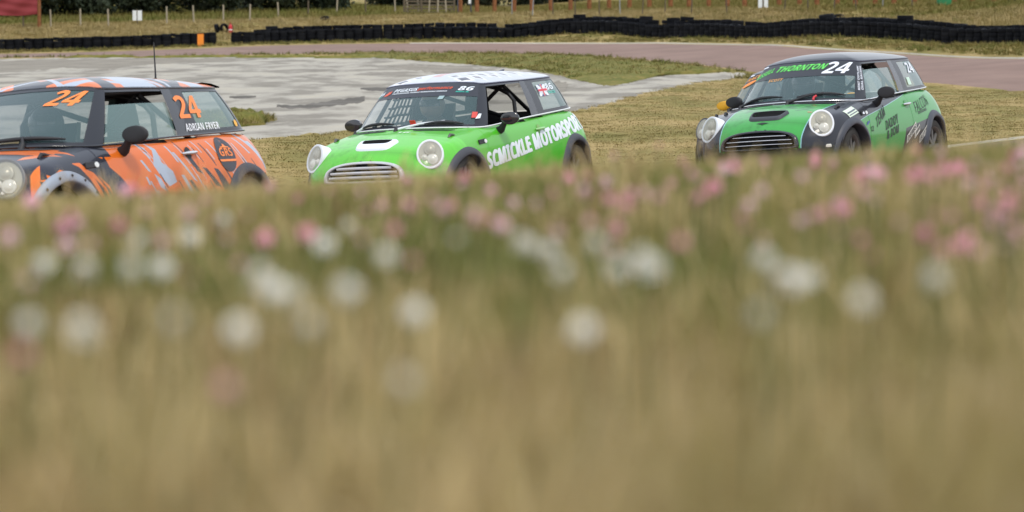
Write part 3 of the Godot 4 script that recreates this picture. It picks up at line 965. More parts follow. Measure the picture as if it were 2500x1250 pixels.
func in_poly(poly: Array, a: float, b: float) -> bool:
	var q := PackedVector2Array()
	for p in poly:
		q.append(Vector2(p[0], p[1]))
	return Geometry2D.is_point_in_polygon(Vector2(a, b), q)

func build_body_panels() -> void:
	var phis := []
	for i in 7:
		phis.append(lerpf(-90.0, -27.0, i / 6.0))
	for i in range(1, 25):
		phis.append(lerpf(-27.0, 31.0, i / 24.0))
	for i in range(1, 29):
		phis.append(lerpf(31.0, 90.0, i / 28.0))
	# stations: x of the spine, fan angle, groove depth
	var st := []
	for i in 18:
		st.append([0.12, lerpf(90.0, 0.0, i / 18.0), 0.0])
	var x := 0.12
	var seams := [-0.435, -1.735]
	while x > -2.66:
		var near_seam := false
		for q in seams:
			if absf(x - q) < 0.018:
				near_seam = true
			if x > q and x - 0.035 <= q:
				st.append([x, 0.0, 0.0])
				st.append([q + 0.007, 0.0, 0.0]); st.append([q, 0.0, 0.014]); st.append([q - 0.007, 0.0, 0.0])
				near_seam = true
		if not near_seam:
			st.append([x, 0.0, 0.0])
		x -= 0.035
	for i in 13:
		st.append([-2.66, lerpf(0.0, -90.0, i / 12.0), 0.0])
	var P := []; var N := []
	for s in st:
		var row := PackedVector3Array(); var nrow := PackedVector3Array()
		var o := Vector3(s[0], 0.55, 0.0)
		var al: float = deg_to_rad(s[1])
		for ph in phis:
			var rad := deg_to_rad(ph)
			var dirv := Vector3(sin(al), sin(rad) * cos(al), cos(rad) * cos(al))
			var a := 0.0; var b := 1.5
			for k in 20:
				var m := (a + b) * 0.5
				var q := o + dirv * m
				if body_field(q.x, q.y, q.z) < 0.0:
					a = m
				else:
					b = m
			var hit: Vector3 = o + dirv * (a - (s[2] if ph < 40.0 and ph > -30.0 else 0.0))
			row.append(hit)
			nrow.append(body_normal(o + dirv * a))
		P.append(row); N.append(nrow)
	var hole := []
	for i in 41:
		var q := loop_at(LOW, i * 0.25)
		hole.append([q.x, q.z - 0.012 if q.z > 0.012 else 0.0])
	for i in 41:
		var q := loop_at(LOW, 10.0 - i * 0.25)
		hole.append([q.x, -(q.z - 0.012) if q.z > 0.012 else 0.0])
	var acc := {}
	for i in P.size() - 1:
		for j in phis.size() - 1:
			var q := [P[i][j], P[i + 1][j], P[i + 1][j + 1], P[i][j + 1]]
			var qn := [N[i][j], N[i + 1][j], N[i + 1][j + 1], N[i][j + 1]]
			var c: Vector3 = (q[0] + q[1] + q[2] + q[3]) * 0.25
			var n: Vector3 = ((qn[0] + qn[1] + qn[2] + qn[3]) as Vector3).normalized()
			var skip := false
			for p in q:
				for ax in [0.0, -WHEELBASE]:
					if Vector2(p.x - ax, p.y - 0.31).length() < 0.362 and p.z > 0.40:
						skip = true
			if n.y > 0.3 and c.x < -0.12 and in_poly(hole, c.x, c.z):
				skip = true
			if c.x > 0.4 and n.x > 0.3 and in_poly(GRILLE, c.z / 0.97, (c.y - 0.556) / 0.95 + 0.556):
				skip = true
			if n.y > 0.3 and in_poly(SCOOP, (c.x - 0.37) / 0.9 + 0.37, c.z / 0.95):
				skip = true
			if skip:
				continue
			var name_ := "rear_quarter"
			if c.y < 0.2 and n.y < -0.4:
				name_ = "floor_pan"
			elif c.y < 0.455 and c.x > 0.36 or c.y < 0.455 and c.x > 0.2 and n.x > 0.3:
				name_ = "front_bumper"
			elif c.x > -0.62 and (n.y > 0.5 or (c.x > 0.2 and n.x > 0.33)):
				name_ = "bonnet"
			elif c.x > -0.435:
				name_ = "front_wing"
			elif c.x < -2.72 and c.y < 0.5:
				name_ = "rear_bumper"
			elif c.x < -2.8 and n.x < -0.5:
				name_ = "tailgate"
			elif c.x > -1.735 and c.y < 0.285:
				name_ = "sill"
			elif c.x > -1.735:
				name_ = "door"
			var both: bool = name_ in ["floor_pan", "front_bumper", "bonnet", "rear_bumper", "tailgate"]
			for sg in [1.0, -1.0]:
				var key: String = name_ if both else name_ + ("|l" if sg > 0.0 else "|r")
				if not acc.has(key):
					acc[key] = Shape.new()
				var s: Shape = acc[key]
				var base := s.v.size()
				for k in 4:
					var p: Vector3 = q[k]; var m: Vector3 = qn[k]
					s.v.append(c3(p.x, p.y, p.z * sg)); s.n.append(c3(m.x, m.y, m.z * sg))
					if name_ == "bonnet":
						s.uv.append(Vector2((p.z * sg + 0.9) / 1.8, (0.75 - p.x) / 1.45))
					else:
						s.uv.append(Vector2((p.x + 3.15) / 3.9, (1.1 - p.y) / 0.95))
				s.idx.append_array(PackedInt32Array([base, base + 1, base + 2, base, base + 2, base + 3]))
	for k in acc:
		BM[k] = done(acc[k])
	# roof: from the upper loop to a crowned centre
	var rows := []; var uvs := []
	for i in 121:
		var s := -10.0 + i / 6.0
		var e := loop_at(HIGH, s)
		var mid := Vector2(clampf(e.x, -2.3, -1.25), 0.0)
		var row := []; var ur := []
		for j in 13:
			var t := pow(j / 12.0, 0.7) * 1.0
			var q := mid.lerp(Vector2(e.x, e.z), t)
			var cen := 1.432 - 0.05 * pow((q.x + 1.55) / 1.2, 2.0)
			var out := (Vector2(e.x, e.z) - mid).normalized()
			var y := lerpf(e.y + 0.004, cen, pow(1.0 - pow(t, 2.6), 0.9))
			if j == 12:
				q += out * 0.012; y -= 0.010
			row.append(c3(q.x, y + 0.006, q.y))
			ur.append(Vector2((q.x + 2.85) / 2.15, (q.y + 0.65) / 1.3))
		rows.append(row); uvs.append(ur)
	BM.roof = done(Shape.new().grid(rows, c3(-1.7, 0.5, 0), uvs))
	var gut := []
	for i in 121:
		var e := loop_at(HIGH, -10.0 + i / 6.0)
		gut.append(c3(e.x, e.y - 0.006, e.z))
	BM.gutter = done(Shape.new().tube(gut, 0.013, 6, false))
	# headlining
	rows = []
	for i in 121:
		var e := loop_at(HIGH, -10.0 + i / 6.0)
		rows.append([c3(e.x, e.y - 0.012, e.z), c3(clampf(e.x, -2.3, -1.25), 1.355, 0.0)])
	BM.headlining = done(Shape.new().grid(rows, c3(-1.7, 3.5, 0)))
	# glasshouse pillars
	BM.screen = band(-2.74, -2.74, 2.74, 2.74, 0.0, 1.0, 0.0, 60, 12)
	BM.rear_screen = band(8.25, 8.2, 10.0, 10.0, 0.05, 0.97, 0.0, 16, 6)
	for sg in [1.0, -1.0]:
		var k := "|l" if sg > 0.0 else "|r"
		BM["a_pillar" + k] = band(2.74 * sg, 2.74 * sg, 3.13 * sg, 3.10 * sg, 0.0, 1.0, 0.002, 12, 10)
		BM["b_pillar" + k] = band(4.93 * sg, 4.90 * sg, 5.22 * sg, 5.18 * sg, 0.0, 1.0, 0.002, 8, 10)
		BM["top_rail" + k] = band(3.10 * sg, 3.10 * sg, 4.93 * sg, 4.93 * sg, 0.92, 1.0, 0.0, 24, 2)
		BM["quarter_glass" + k] = band(5.22 * sg, 5.18 * sg, 7.25 * sg, 7.25 * sg, 0.0, 1.0, -0.002, 24, 10)
		BM["c_pillar" + k] = band(7.25 * sg, 7.25 * sg, 8.25 * sg, 8.2 * sg, 0.0, 1.0, -0.001, 14, 8)
		BM["rear_glass" + k] = band(8.25 * sg, 8.2 * sg, 10.0 * sg, 10.0 * sg, 0.0, 1.0, -0.002, 18, 8)
	# black printed borders: screen sides and foot, quarter light rim
	var fr := Shape.new()
	for spec in [[-2.74, -2.74, -2.62, -2.66, 0.0, 1.0], [2.62, 2.66, 2.74, 2.74, 0.0, 1.0], [-2.66, -2.66, 2.66, 2.66, 0.0, 0.07]]:
		var r2 := []
		for i in 9:
			var v := lerpf(spec[4], spec[5], i / 8.0)
			var row := []
			for j in 41:
				row.append(g3(lerpf(lerpf(spec[0], spec[1], v), lerpf(spec[2], spec[3], v), j / 40.0), v, 0.003))
			r2.append(row)
		fr.grid(r2, c3(-1.7, 1.05, 0))
	BM.screen_border = done(fr)
	for sg in [1.0, -1.0]:
		var q := Shape.new()
		for spec in [[5.2, 5.17, 5.46, 5.5, 0.0, 1.0], [5.44, 5.48, 7.2, 7.2, 0.0, 0.11], [5.44, 5.48, 7.2, 7.2, 0.9, 1.0], [6.95, 6.98, 7.26, 7.26, 0.0, 1.0]]:
			var r2 := []
			for i in 9:
				var v := lerpf(spec[4], spec[5], i / 8.0)
				var row := []
				for j in 15:
					row.append(g3(sg * lerpf(lerpf(spec[0], spec[1], v), lerpf(spec[2], spec[3], v), j / 14.0), v, 0.002))
				r2.append(row)
			q.grid(r2, c3(-1.7, 1.05, 0))
		BM["quarter_border" + ("|l" if sg > 0.0 else "|r")] = done(q)
	# bright strip round the foot of the glass
	var pts := []
	for i in 97:
		var e := glass_pt(-8.0 + i / 6.0, 0.0, 0.006)
		pts.append(c3(e.x, e.y + 0.002, e.z))
	BM.waist_strip = done(Shape.new().tube(pts, 0.0085, 6))
	BM.interior = done(interior_shell())
	BM.flare_front = flare_mesh(0.0)
	BM.flare_rear = flare_mesh(-WHEELBASE)
	var lr := []
	for i in 25:
		var q := lerpf(-0.3, PI + 0.3, i / 24.0)
		lr.append([Vector3(cos(q) * 0.375, sin(q) * 0.375, 0.0), Vector3(cos(q) * 0.375, sin(q) * 0.375, 0.42), Vector3(0, 0.05, 0.42)])
	BM.liner = done(Shape.new().grid(lr, Vector3(0, 3.0, 0.1)))
	var tw := Shape.new()
	tw.lathe(Vector3.ZERO, Vector3.BACK, Vector3.UP, [Vector2(0.215, -0.09), Vector2(0.23, -0.10), Vector2(0.275, -0.098), Vector2(0.296, -0.085), Vector2(0.302, -0.06), Vector2(0.302, 0.06), Vector2(0.296, 0.085), Vector2(0.275, 0.098), Vector2(0.23, 0.10), Vector2(0.215, 0.09)], 1.0, 1.0, 36)
	BM.tyre = done(tw)
	BM.rim = done(Shape.new().lathe(Vector3.ZERO, Vector3.BACK, Vector3.UP, [Vector2(0.218, -0.09), Vector2(0.205, -0.085), Vector2(0.19, -0.05), Vector2(0.185, 0.05), Vector2(0.205, 0.085), Vector2(0.222, 0.098), Vector2(0.214, 0.088), Vector2(0.195, 0.08), Vector2(0.188, 0.05), Vector2(0.185, -0.06), Vector2(0.05, -0.06), Vector2(0.0, -0.06)], 1.0, 1.0, 36))
	BM.spoke = done(Shape.new().box(Vector3(0, 0.115, 0.055), Vector3(0.024, 0, 0), Vector3(0, 0.085, 0), Vector3(0, 0, 0.014), 0.4))
	BM.hub = done(Shape.new().lathe(Vector3.ZERO, Vector3.BACK, Vector3.UP, [Vector2(0.06, -0.06), Vector2(0.06, 0.05), Vector2(0.045, 0.068), Vector2(0.0, 0.07)], 1.0, 1.0, 18))

func interior_shell() -> Shape:
	# dark trim inside the doors, floor, dashboard, rear shelf
	var rows := []
	for i in 81:
		var e := loop_at(LOW, -10.0 + i * 0.25)
		var k := 0.925
		var q := c3(-1.6 + (e.x + 1.6) * 0.97, e.y - 0.015, e.z * k)
		rows.append([q, Vector3(q.x, 0.60, q.z * 1.04), Vector3(q.x, 0.3, q.z * 1.02), Vector3(clampf(q.x, -2.4, -0.9), 0.28, 0.0)])
	var s := Shape.new().grid(rows, c3(-1.6, 3.0, 0))
	# dashboard
	var d := []
	for i in 13:
		var l := lerpf(-0.66, 0.66, i / 12.0)
		var f := 0.35 * l * l
		d.append([c3(-0.22 - f, 0.905, l * 0.95), c3(-0.45 - f * 0.6, 0.915, l), c3(-0.62 - f * 0.4, 0.895, l), c3(-0.68 - f * 0.3, 0.80, l), c3(-0.66 - f * 0.3, 0.55, l)])
	s.grid(d, c3(0.2, 0.3, 0))
	return s

func flare_mesh(ax: float) -> ArrayMesh:
	var rows := []
	for i in 45:
		var q := lerpf(-0.28, PI + 0.28, i / 44.0)
		var row := []
		for pr in [[0.418, 0.0], [0.412, 0.012], [0.395, 0.026], [0.372, 0.034], [0.352, 0.036], [0.342, 0.030], [0.338, 0.01], [0.338, -0.09]]:
			var x: float = ax + cos(q) * pr[0]
			var y: float = 0.312 + sin(q) * pr[0]
			var xo: float = ax + cos(q) * 0.40; var yo := maxf(0.312 + sin(q) * 0.40, 0.2)
			var l := side_l(xo, yo)
			var tilt := maxf(l, 0.70)
			row.append(c3(x, y, lerpf(side_l(x, maxf(y, 0.2)), tilt, smooth(0.42, 0.39, pr[0])) + pr[1]))
		rows.append(row)
	return done(Shape.new().grid(rows, c3(ax, 0.312, 0.6)))

# ---------------------------------------------------------------- lettering and print
func glyphs(text: String, font: Font) -> PackedVector2Array:
	# triangles of the text; cap height 1, origin at the left end of the base line
	var t := TextMesh.new()
	t.font = font
	t.text = text
	t.font_size = 64
	t.pixel_size = 1.0 / 64.0 / 0.714
	t.depth = 0.0
	t.curve_step = 3.0
	var arr := t.get_mesh_arrays()
	var v: PackedVector3Array = arr[Mesh.ARRAY_VERTEX]
	var ix = arr[Mesh.ARRAY_INDEX]
	var out := PackedVector2Array()
	var lo := Vector2(1e9, 1e9); var hi := Vector2(-1e9, -1e9)
	for p in v:
		lo = lo.min(Vector2(p.x, p.y)); hi = hi.max(Vector2(p.x, p.y))
	for k in (ix if ix != null and ix.size() > 0 else range(v.size())):
		var p := v[k]
		out.append(Vector2((p.x - lo.x) / (hi.x - lo.x), (p.y - lo.y) / (hi.y - lo.y)))
	return out

func letters(text: String, w: float, h: float, skew: float, place: Callable, ref: Vector3, font: Font = null) -> ArrayMesh:
	# text stretched to w by h, each corner laid on a surface by place(u, v)
	var g := glyphs(text, font if font else bold_font)
	var s := Shape.new()
	for i in range(0, g.size(), 3):
		var p := []
		for k in 3:
			var q := g[i + k]
			p.append(place.call(q.x * w + q.y * skew * h, q.y * h))
		s.tri(p[0], p[1], p[2], ref)
	return done(s)

func print_poly(pts: Array, place: Callable, ref: Vector3) -> ArrayMesh:
	# a flat printed shape given by its outline, laid on a surface; cut into small pieces so that it follows it
	var poly := PackedVector2Array()
	for p in pts:
		poly.append(Vector2(p[0], p[1]))
	var tri := Geometry2D.triangulate_polygon(poly)
	var s := Shape.new()
	for i in range(0, tri.size(), 3):
		var a := poly[tri[i]]; var b := poly[tri[i + 1]]; var c := poly[tri[i + 2]]
		var n := 4
		for u in n:
			for w in n - u:
				var f := func(x: int, y: int) -> Vector3:
					var q := a + (b - a) * (float(x) / n) + (c - a) * (float(y) / n)
					return place.call(q.x, q.y)
				s.tri(f.call(u, w), f.call(u + 1, w), f.call(u, w + 1), ref)
				if u + w < n - 1:
					s.tri(f.call(u + 1, w), f.call(u + 1, w + 1), f.call(u, w + 1), ref)
	return done(s)

func on_side(x0: float, y0: float, rise: float, sg := 1.0, off := 0.004) -> Callable:
	# u runs towards the rear of the car on its left side, v up
	return func(u: float, v: float) -> Vector3:
		var x := x0 - u * sg; var y := y0 + v + u * rise
		return c3(x, y, (side_l(x, y) + off) * sg)

func on_bonnet(x0: float, l0: float, off := 0.004) -> Callable:
	# seen from the front: u to the car's left, v towards the screen
	return func(u: float, v: float) -> Vector3:
		return c3(x0 - v, top_y(x0 - v, l0 + u) + off, l0 + u)

func on_screen(l0: float, v0: float, rise := 0.0, off := 0.006) -> Callable:
	return func(u: float, v: float) -> Vector3:
		var vv := clampf(v0 + (v + u * rise) / 0.72, 0.0, 1.0)
		var l := l0 + u
		var a := -3.0; var b := 3.0
		for i in 18:
			var m := (a + b) * 0.5
			if loop_at(LOW, m).lerp(loop_at(HIGH, m), vv).z < l:
				a = m
			else:
				b = m
		return g3(a, vv, off)

func on_glass(x0: float, v0: float, off := 0.006) -> Callable:
	# the car's left side windows: u towards the rear
	return func(u: float, v: float) -> Vector3:
		var vv := clampf(v0 + v / 0.40, 0.0, 1.0)
		var x := x0 - u
		var a := 2.5; var b := 8.5
		for i in 18:
			var m := (a + b) * 0.5
			if loop_at(LOW, m).lerp(loop_at(HIGH, m), vv).x > x:
				a = m
			else:
				b = m
		return g3(a, vv, off)

# ---------------------------------------------------------------- painted liveries
func canvas(w: int, h: int, c: Color) -> Image:
	var im := Image.create(w, h, false, Image.FORMAT_RGB8)
	im.fill(c)
	return im

func fill_poly(im: Image, pts: Array, c: Color) -> void:
	var n := pts.size()
	var y0 := 1e9; var y1 := -1e9
	for p in pts:
		y0 = minf(y0, p.y); y1 = maxf(y1, p.y)
	for y in range(maxi(int(y0), 0), mini(int(y1) + 1, im.get_height())):
		var xs := []
		var yc := y + 0.5
		for i in n:
			var a: Vector2 = pts[i]; var b: Vector2 = pts[(i + 1) % n]
			if (a.y <= yc) != (b.y <= yc):
				xs.append(a.x + (yc - a.y) / (b.y - a.y) * (b.x - a.x))
		xs.sort()
		for k in range(0, xs.size() - 1, 2):
			var xa := maxi(int(round(xs[k])), 0); var xb := mini(int(round(xs[k + 1])), im.get_width())
			if xb > xa:
				im.fill_rect(Rect2i(xa, y, xb - xa, 1), c)

func side_px(pts: Array) -> Array:
	var out := []
	for p in pts:
		out.append(Vector2((p[0] + 3.15) / 3.9 * 1536.0, (1.1 - p[1]) / 0.95 * 384.0))
	return out

func bonnet_px(pts: Array) -> Array:
	# [x, l]
	var out := []
	for p in pts:
		out.append(Vector2((p[1] + 0.9) / 1.8 * 640.0, (0.75 - p[0]) / 1.45 * 512.0))
	return out

func roof_px(pts: Array) -> Array:
	# [x, l]
	var out := []
	for p in pts:
		out.append(Vector2((p[0] + 2.85) / 2.15 * 860.0, (p[1] + 0.65) / 1.3 * 520.0))
	return out

func paint(im: Image, rough := 0.38) -> StandardMaterial3D:
	var m := mat(Color.WHITE, rough, 0.0, 0.55)
	m.metallic_specular = 0.35
	m.albedo_texture = ImageTexture.create_from_image(im)
	m.texture_repeat = false
	worn(m)
	return m

func worn(m: StandardMaterial3D) -> void:
	# specks and films of road dust
	if not M.has("dust"):
		M.dust = noise_tex(77, 0.02, [[0.0, Color(0.74, 0.72, 0.69)], [0.45, Color(0.94, 0.935, 0.925)], [1.0, Color.WHITE]], 6)
	m.detail_enabled = true
	m.detail_blend_mode = BaseMaterial3D.BLEND_MODE_MUL
	m.detail_albedo = M.dust
	m.detail_uv_layer = BaseMaterial3D.DETAIL_UV_2
	m.uv2_triplanar = true
	m.uv2_scale = Vector3.ONE * 0.9

# ============================================================ the cars
func capsule(p: Vector3, a: Vector3, b: Vector3, ra: float, rb: float) -> float:
	var ab := b - a
	var t := clampf((p - a).dot(ab) / maxf(ab.length_squared(), 1e-9), 0.0, 1.0)
	return (p - a - ab * t).length() - lerpf(ra, rb, t)

func smin(a: float, b: float, k: float) -> float:
	var h := maxf(k - absf(a - b), 0.0) / k
	return minf(a, b) - h * h * k * 0.25

func surface_nets(lo: Vector3, hi: Vector3, cell: float, bones: Array, k: float) -> ArrayMesh:
	var n := Vector3i(((hi - lo) / cell).ceil()) + Vector3i.ONE
	var val := PackedFloat32Array()
	val.resize(n.x * n.y * n.z)
	for i in n.x:
		for j in n.y:
			for m in n.z:
				var p := lo + Vector3(i, j, m) * cell
				var d := 1e9
				for b in bones:
					d = smin(d, capsule(p, b[0], b[1], b[2], b[3]), k)
				val[(i * n.y + j) * n.z + m] = d
	var s := Shape.new()
	var at := {}
	for i in n.x - 1:
		for j in n.y - 1:
			for m in n.z - 1:
				var base := (i * n.y + j) * n.z + m
				var mask := 0
				var sum := Vector3.ZERO; var cnt := 0
				var corner := []
				for q in 8:
					var o := Vector3i(q & 1, (q >> 1) & 1, (q >> 2) & 1)
					corner.append(val[base + (o.x * n.y + o.y) * n.z + o.z])
					if corner[q] < 0.0:
						mask |= 1 << q
				if mask == 0 or mask == 255:
					continue
				for q in 8:
					for ax in 3:
						var r: int = q | (1 << ax)
						if r == q or (corner[q] < 0.0) == (corner[r] < 0.0):
							continue
						var t: float = corner[q] / (corner[q] - corner[r])
						var a := Vector3(q & 1, (q >> 1) & 1, (q >> 2) & 1); var b := Vector3(r & 1, (r >> 1) & 1, (r >> 2) & 1)
						sum += a.lerp(b, t); cnt += 1
				var g := Vector3(corner[1] + corner[3] + corner[5] + corner[7] - corner[0] - corner[2] - corner[4] - corner[6], corner[2] + corner[3] + corner[6] + corner[7] - corner[0] - corner[1] - corner[4] - corner[5], corner[4] + corner[5] + corner[6] + corner[7] - corner[0] - corner[1] - corner[2] - corner[3])
				at[base] = s.v.size()
				s.v.append(lo + (Vector3(i, j, m) + sum / cnt) * cell)
				s.n.append(g.normalized())
	var step := [n.y * n.z, n.z, 1]
	for i in range(1, n.x - 1):
		for j in range(1, n.y - 1):
			for m in range(1, n.z - 1):
				var base := (i * n.y + j) * n.z + m
				for ax in 3:
					if (val[base] < 0.0) == (val[base + step[ax]] < 0.0):
						continue
					var u: int = step[(ax + 1) % 3]; var w: int = step[(ax + 2) % 3]
					var q := [at.get(base - u - w, -1), at.get(base - w, -1), at.get(base, -1), at.get(base - u, -1)]
					if -1 in q:
						continue
					s.idx.append_array(PackedInt32Array([q[0], q[1], q[2], q[0], q[2], q[3]]))
	return done(s)

var driver_mesh: ArrayMesh
var glove_mesh: ArrayMesh
var helmet_mesh: ArrayMesh
var visor_mesh: ArrayMesh

func build_driver_meshes() -> void:
	var c := -0.36
	var bones := [
		[c3(-1.50, 0.42, c), c3(-1.53, 0.62, c), 0.15, 0.145], [c3(-1.53, 0.62, c), c3(-1.56, 0.84, c), 0.145, 0.15],
		[c3(-1.56, 0.87, c - 0.14), c3(-1.56, 0.87, c + 0.14), 0.075, 0.075], [c3(-1.56, 0.88, c), c3(-1.53, 1.00, c), 0.07, 0.06]]
	for sg in [-1.0, 1.0]:
		bones.append([c3(-1.55, 0.86, c + sg * 0.18), c3(-1.34, 0.68, c + sg * 0.25), 0.062, 0.048])
		bones.append([c3(-1.34, 0.68, c + sg * 0.25), c3(-1.09, 0.80, c + sg * 0.16), 0.048, 0.034])
		bones.append([c3(-1.48, 0.42, c + sg * 0.09), c3(-1.05, 0.58, c + sg * 0.14), 0.09, 0.065])
		bones.append([c3(-1.05, 0.58, c + sg * 0.14), c3(-0.74, 0.36, c + sg * 0.12), 0.06, 0.045])
	driver_mesh = surface_nets(c3(-1.76, 0.26, 0.02), c3(-0.64, 1.06, -0.74), 0.03, bones, 0.06)
	var g := Shape.new()
	for sg in [-1.0, 1.0]:
		var h := c3(-1.06, 0.815, c + sg * 0.155)
		g.lathe(h, Vector3(0.8, 0.6, 0).normalized(), Vector3.BACK, [Vector2(0.0, -0.05), Vector2(0.03, -0.045), Vector2(0.042, 0.0), Vector2(0.036, 0.035), Vector2(0.0, 0.045)], 0.55, 1.0, 12)
		for f in 4:
			var o := h + Vector3(0.02, 0.015, (f - 1.5) * 0.019)
			var ln := [0.9, 1.05, 1.0, 0.8]
			g.tube([o, o + Vector3(0.035, 0.012, 0) * ln[f], o + Vector3(0.052, -0.016, 0) * ln[f], o + Vector3(0.036, -0.038, 0) * ln[f]], [0.0095, 0.009, 0.0085, 0.007], 6)
		g.tube([h + Vector3(0.0, 0.0, sg * 0.035), h + Vector3(0.03, 0.02, sg * 0.045), h + Vector3(0.05, 0.01, sg * 0.02)], [0.012, 0.010, 0.008], 6)
	glove_mesh = done(g)
	var hc := c3(-1.50, 1.115, c)
	var rows := []; var vis := []
	for i in 17:
		var th := PI * i / 16.0
		var row := []; var vr := []
		for j in 25:
			var ph := TAU * (j % 24) / 24.0
			var dirv := Vector3(sin(th) * cos(ph), cos(th), sin(th) * sin(ph))
			var chin := 0.03 * smooth(0.2, 0.9, dirv.x) * smooth(0.0, -0.6, dirv.y)
			row.append(hc + dirv * Vector3(0.148, 0.142, 0.126) + Vector3(chin, 0, 0))
		rows.append(row)
	helmet_mesh = done(Shape.new().grid(rows, hc))
	for i in 7:
		var vr := []
		for j in 13:
			var th := lerpf(1.12, 1.62, i / 6.0); var ph := lerpf(-1.15, 1.15, j / 12.0)
			vr.append(hc + Vector3(sin(th) * cos(ph), cos(th), sin(th) * sin(ph)) * Vector3(0.156, 0.150, 0.134))
		vis.append(vr)
	visor_mesh = done(Shape.new().grid(vis, hc))

func place_driver(tr: Transform3D, label: String, suit: Color, helmet: Color) -> void:
	var o := MeshInstance3D.new()
	o.name = numbered("person")
	o.mesh = driver_mesh
	o.material_override = mat(suit, 0.9)
	add_child(o)
	o.transform = tr
	tag(o, label, "person", "drivers seated in the cars")
	part("glove", glove_mesh, mat(Color8(40, 40, 44), 0.8), o)
	var h := part("helmet", helmet_mesh, mat(helmet, 0.35), o)
	part("visor", visor_mesh, M.black_gloss, h)

func ring_on(outline: Array, place: Callable, levels: Array, ref: Vector3) -> Shape:
	# outline: [u, v] loop; levels: [scale, offset] from the outside in; the last level is capped
	var s := Shape.new()
	var cu := 0.0; var cv := 0.0
	var loop := []
	var n := outline.size()
	for i in n * 4:
		var k := i / 4
		var p: Array = outline[k]
		var f := (i % 4) / 4.0
		var q := []
		for m in [-1, 0, 1, 2]:
			var e: Array = outline[(k + m + n) % n]
			q.append(Vector2(e[0], e[1]))
		loop.append((q[1] as Vector2).cubic_interpolate(q[2], q[0], q[3], f))
	for p in loop:
		cu += p.x; cv += p.y
	cu /= loop.size(); cv /= loop.size()
	var rows := []
	for lv in levels:
		var row := []
		for i in loop.size() + 1:
			var p: Vector2 = loop[i % loop.size()]
			row.append(place.call(cu + (lv[3] if lv.size() > 3 else 0.0) + (p.x - cu) * lv[0], cv + (p.y - cv) * (lv[2] if lv.size() > 2 else lv[0]), lv[1]))
		rows.append(row)
	s.grid(rows, ref)
	return s

func car_xform(x: float, y: float, z: float, yaw: float, lean: float, pitch: float) -> Transform3D:
	var fw := Vector3(cos(yaw), 0, sin(yaw)); var up := Vector3.UP
	var lf := up.cross(fw)
	var fw2 := fw * cos(pitch) + up * sin(pitch)
	var up2 := up * cos(pitch) - fw * sin(pitch)
	var lf2 := lf * cos(lean) + up2 * sin(lean)
	var up3 := up2 * cos(lean) - lf * sin(lean)
	return Transform3D(Basis(fw2, up3, -lf2), Vector3(x, y + CY, z))

func panel_parts(root: Node3D, cfg: Dictionary) -> void:
	part("bonnet", BM.bonnet, cfg.bonnet, root)
	for k in ["front_wing", "door", "rear_quarter", "sill"]:
		for sd in ["|l", "|r"]:
			if BM.has(k + sd):
				part(k, BM[k + sd], cfg.sill if k == "sill" else cfg.side, root)
	part("front_bumper", BM.front_bumper, cfg.bumper, root)
	part("rear_bumper", BM.rear_bumper, cfg.bumper, root)
	part("tailgate", BM.tailgate, cfg.side, root)
	part("floor_pan", BM.floor_pan, M.inner, root)
	var rf := part("roof", BM.roof, cfg.roof, root)
	part("gutter", BM.gutter, cfg.gutter, rf)
	part("headlining", BM.headlining, M.inner, rf)
	part("interior", BM.interior, M.inner, root)
	part("waist_strip", BM.waist_strip, cfg.strip, root)
	var ws := part("windscreen", BM.screen, M.glass, root)
	part("border", BM.screen_border, M.frit, ws)
	if cfg.has("visor"):
		part("sun_strip", band(-2.74, -2.74, 2.74, 2.74, cfg.visor, 0.995, 0.003, 60, 5), cfg.get("visor_mat", M.frit), ws)
	for sd in ["|l", "|r"]:
		part("pillar", BM["a_pillar" + sd], cfg.get("pillar", M.frit), root)
		part("pillar", BM["b_pillar" + sd], M.black_gloss, root)
		part("pillar", BM["c_pillar" + sd], M.frit, root)
		part("window_rail", BM["top_rail" + sd], M.black_gloss, root)
		var q := part("quarter_light", BM["quarter_glass" + sd], M.side_glass, root)
		part("border", BM["quarter_border" + sd], M.frit, q)
		part("rear_window", BM["rear_glass" + sd], M.side_glass, root)
	if cfg.left_glass > 0.0:
		part("door_glass", band(3.17, 3.16, 4.95, 4.95, 0.0, cfg.left_glass, -0.012, 24, 8), M.side_glass, root)
	if cfg.right_glass > 0.0:
		part("door_glass", band(-3.17, -3.16, -4.95, -4.95, 0.0, cfg.right_glass, -0.012, 24, 8), M.side_glass, root)

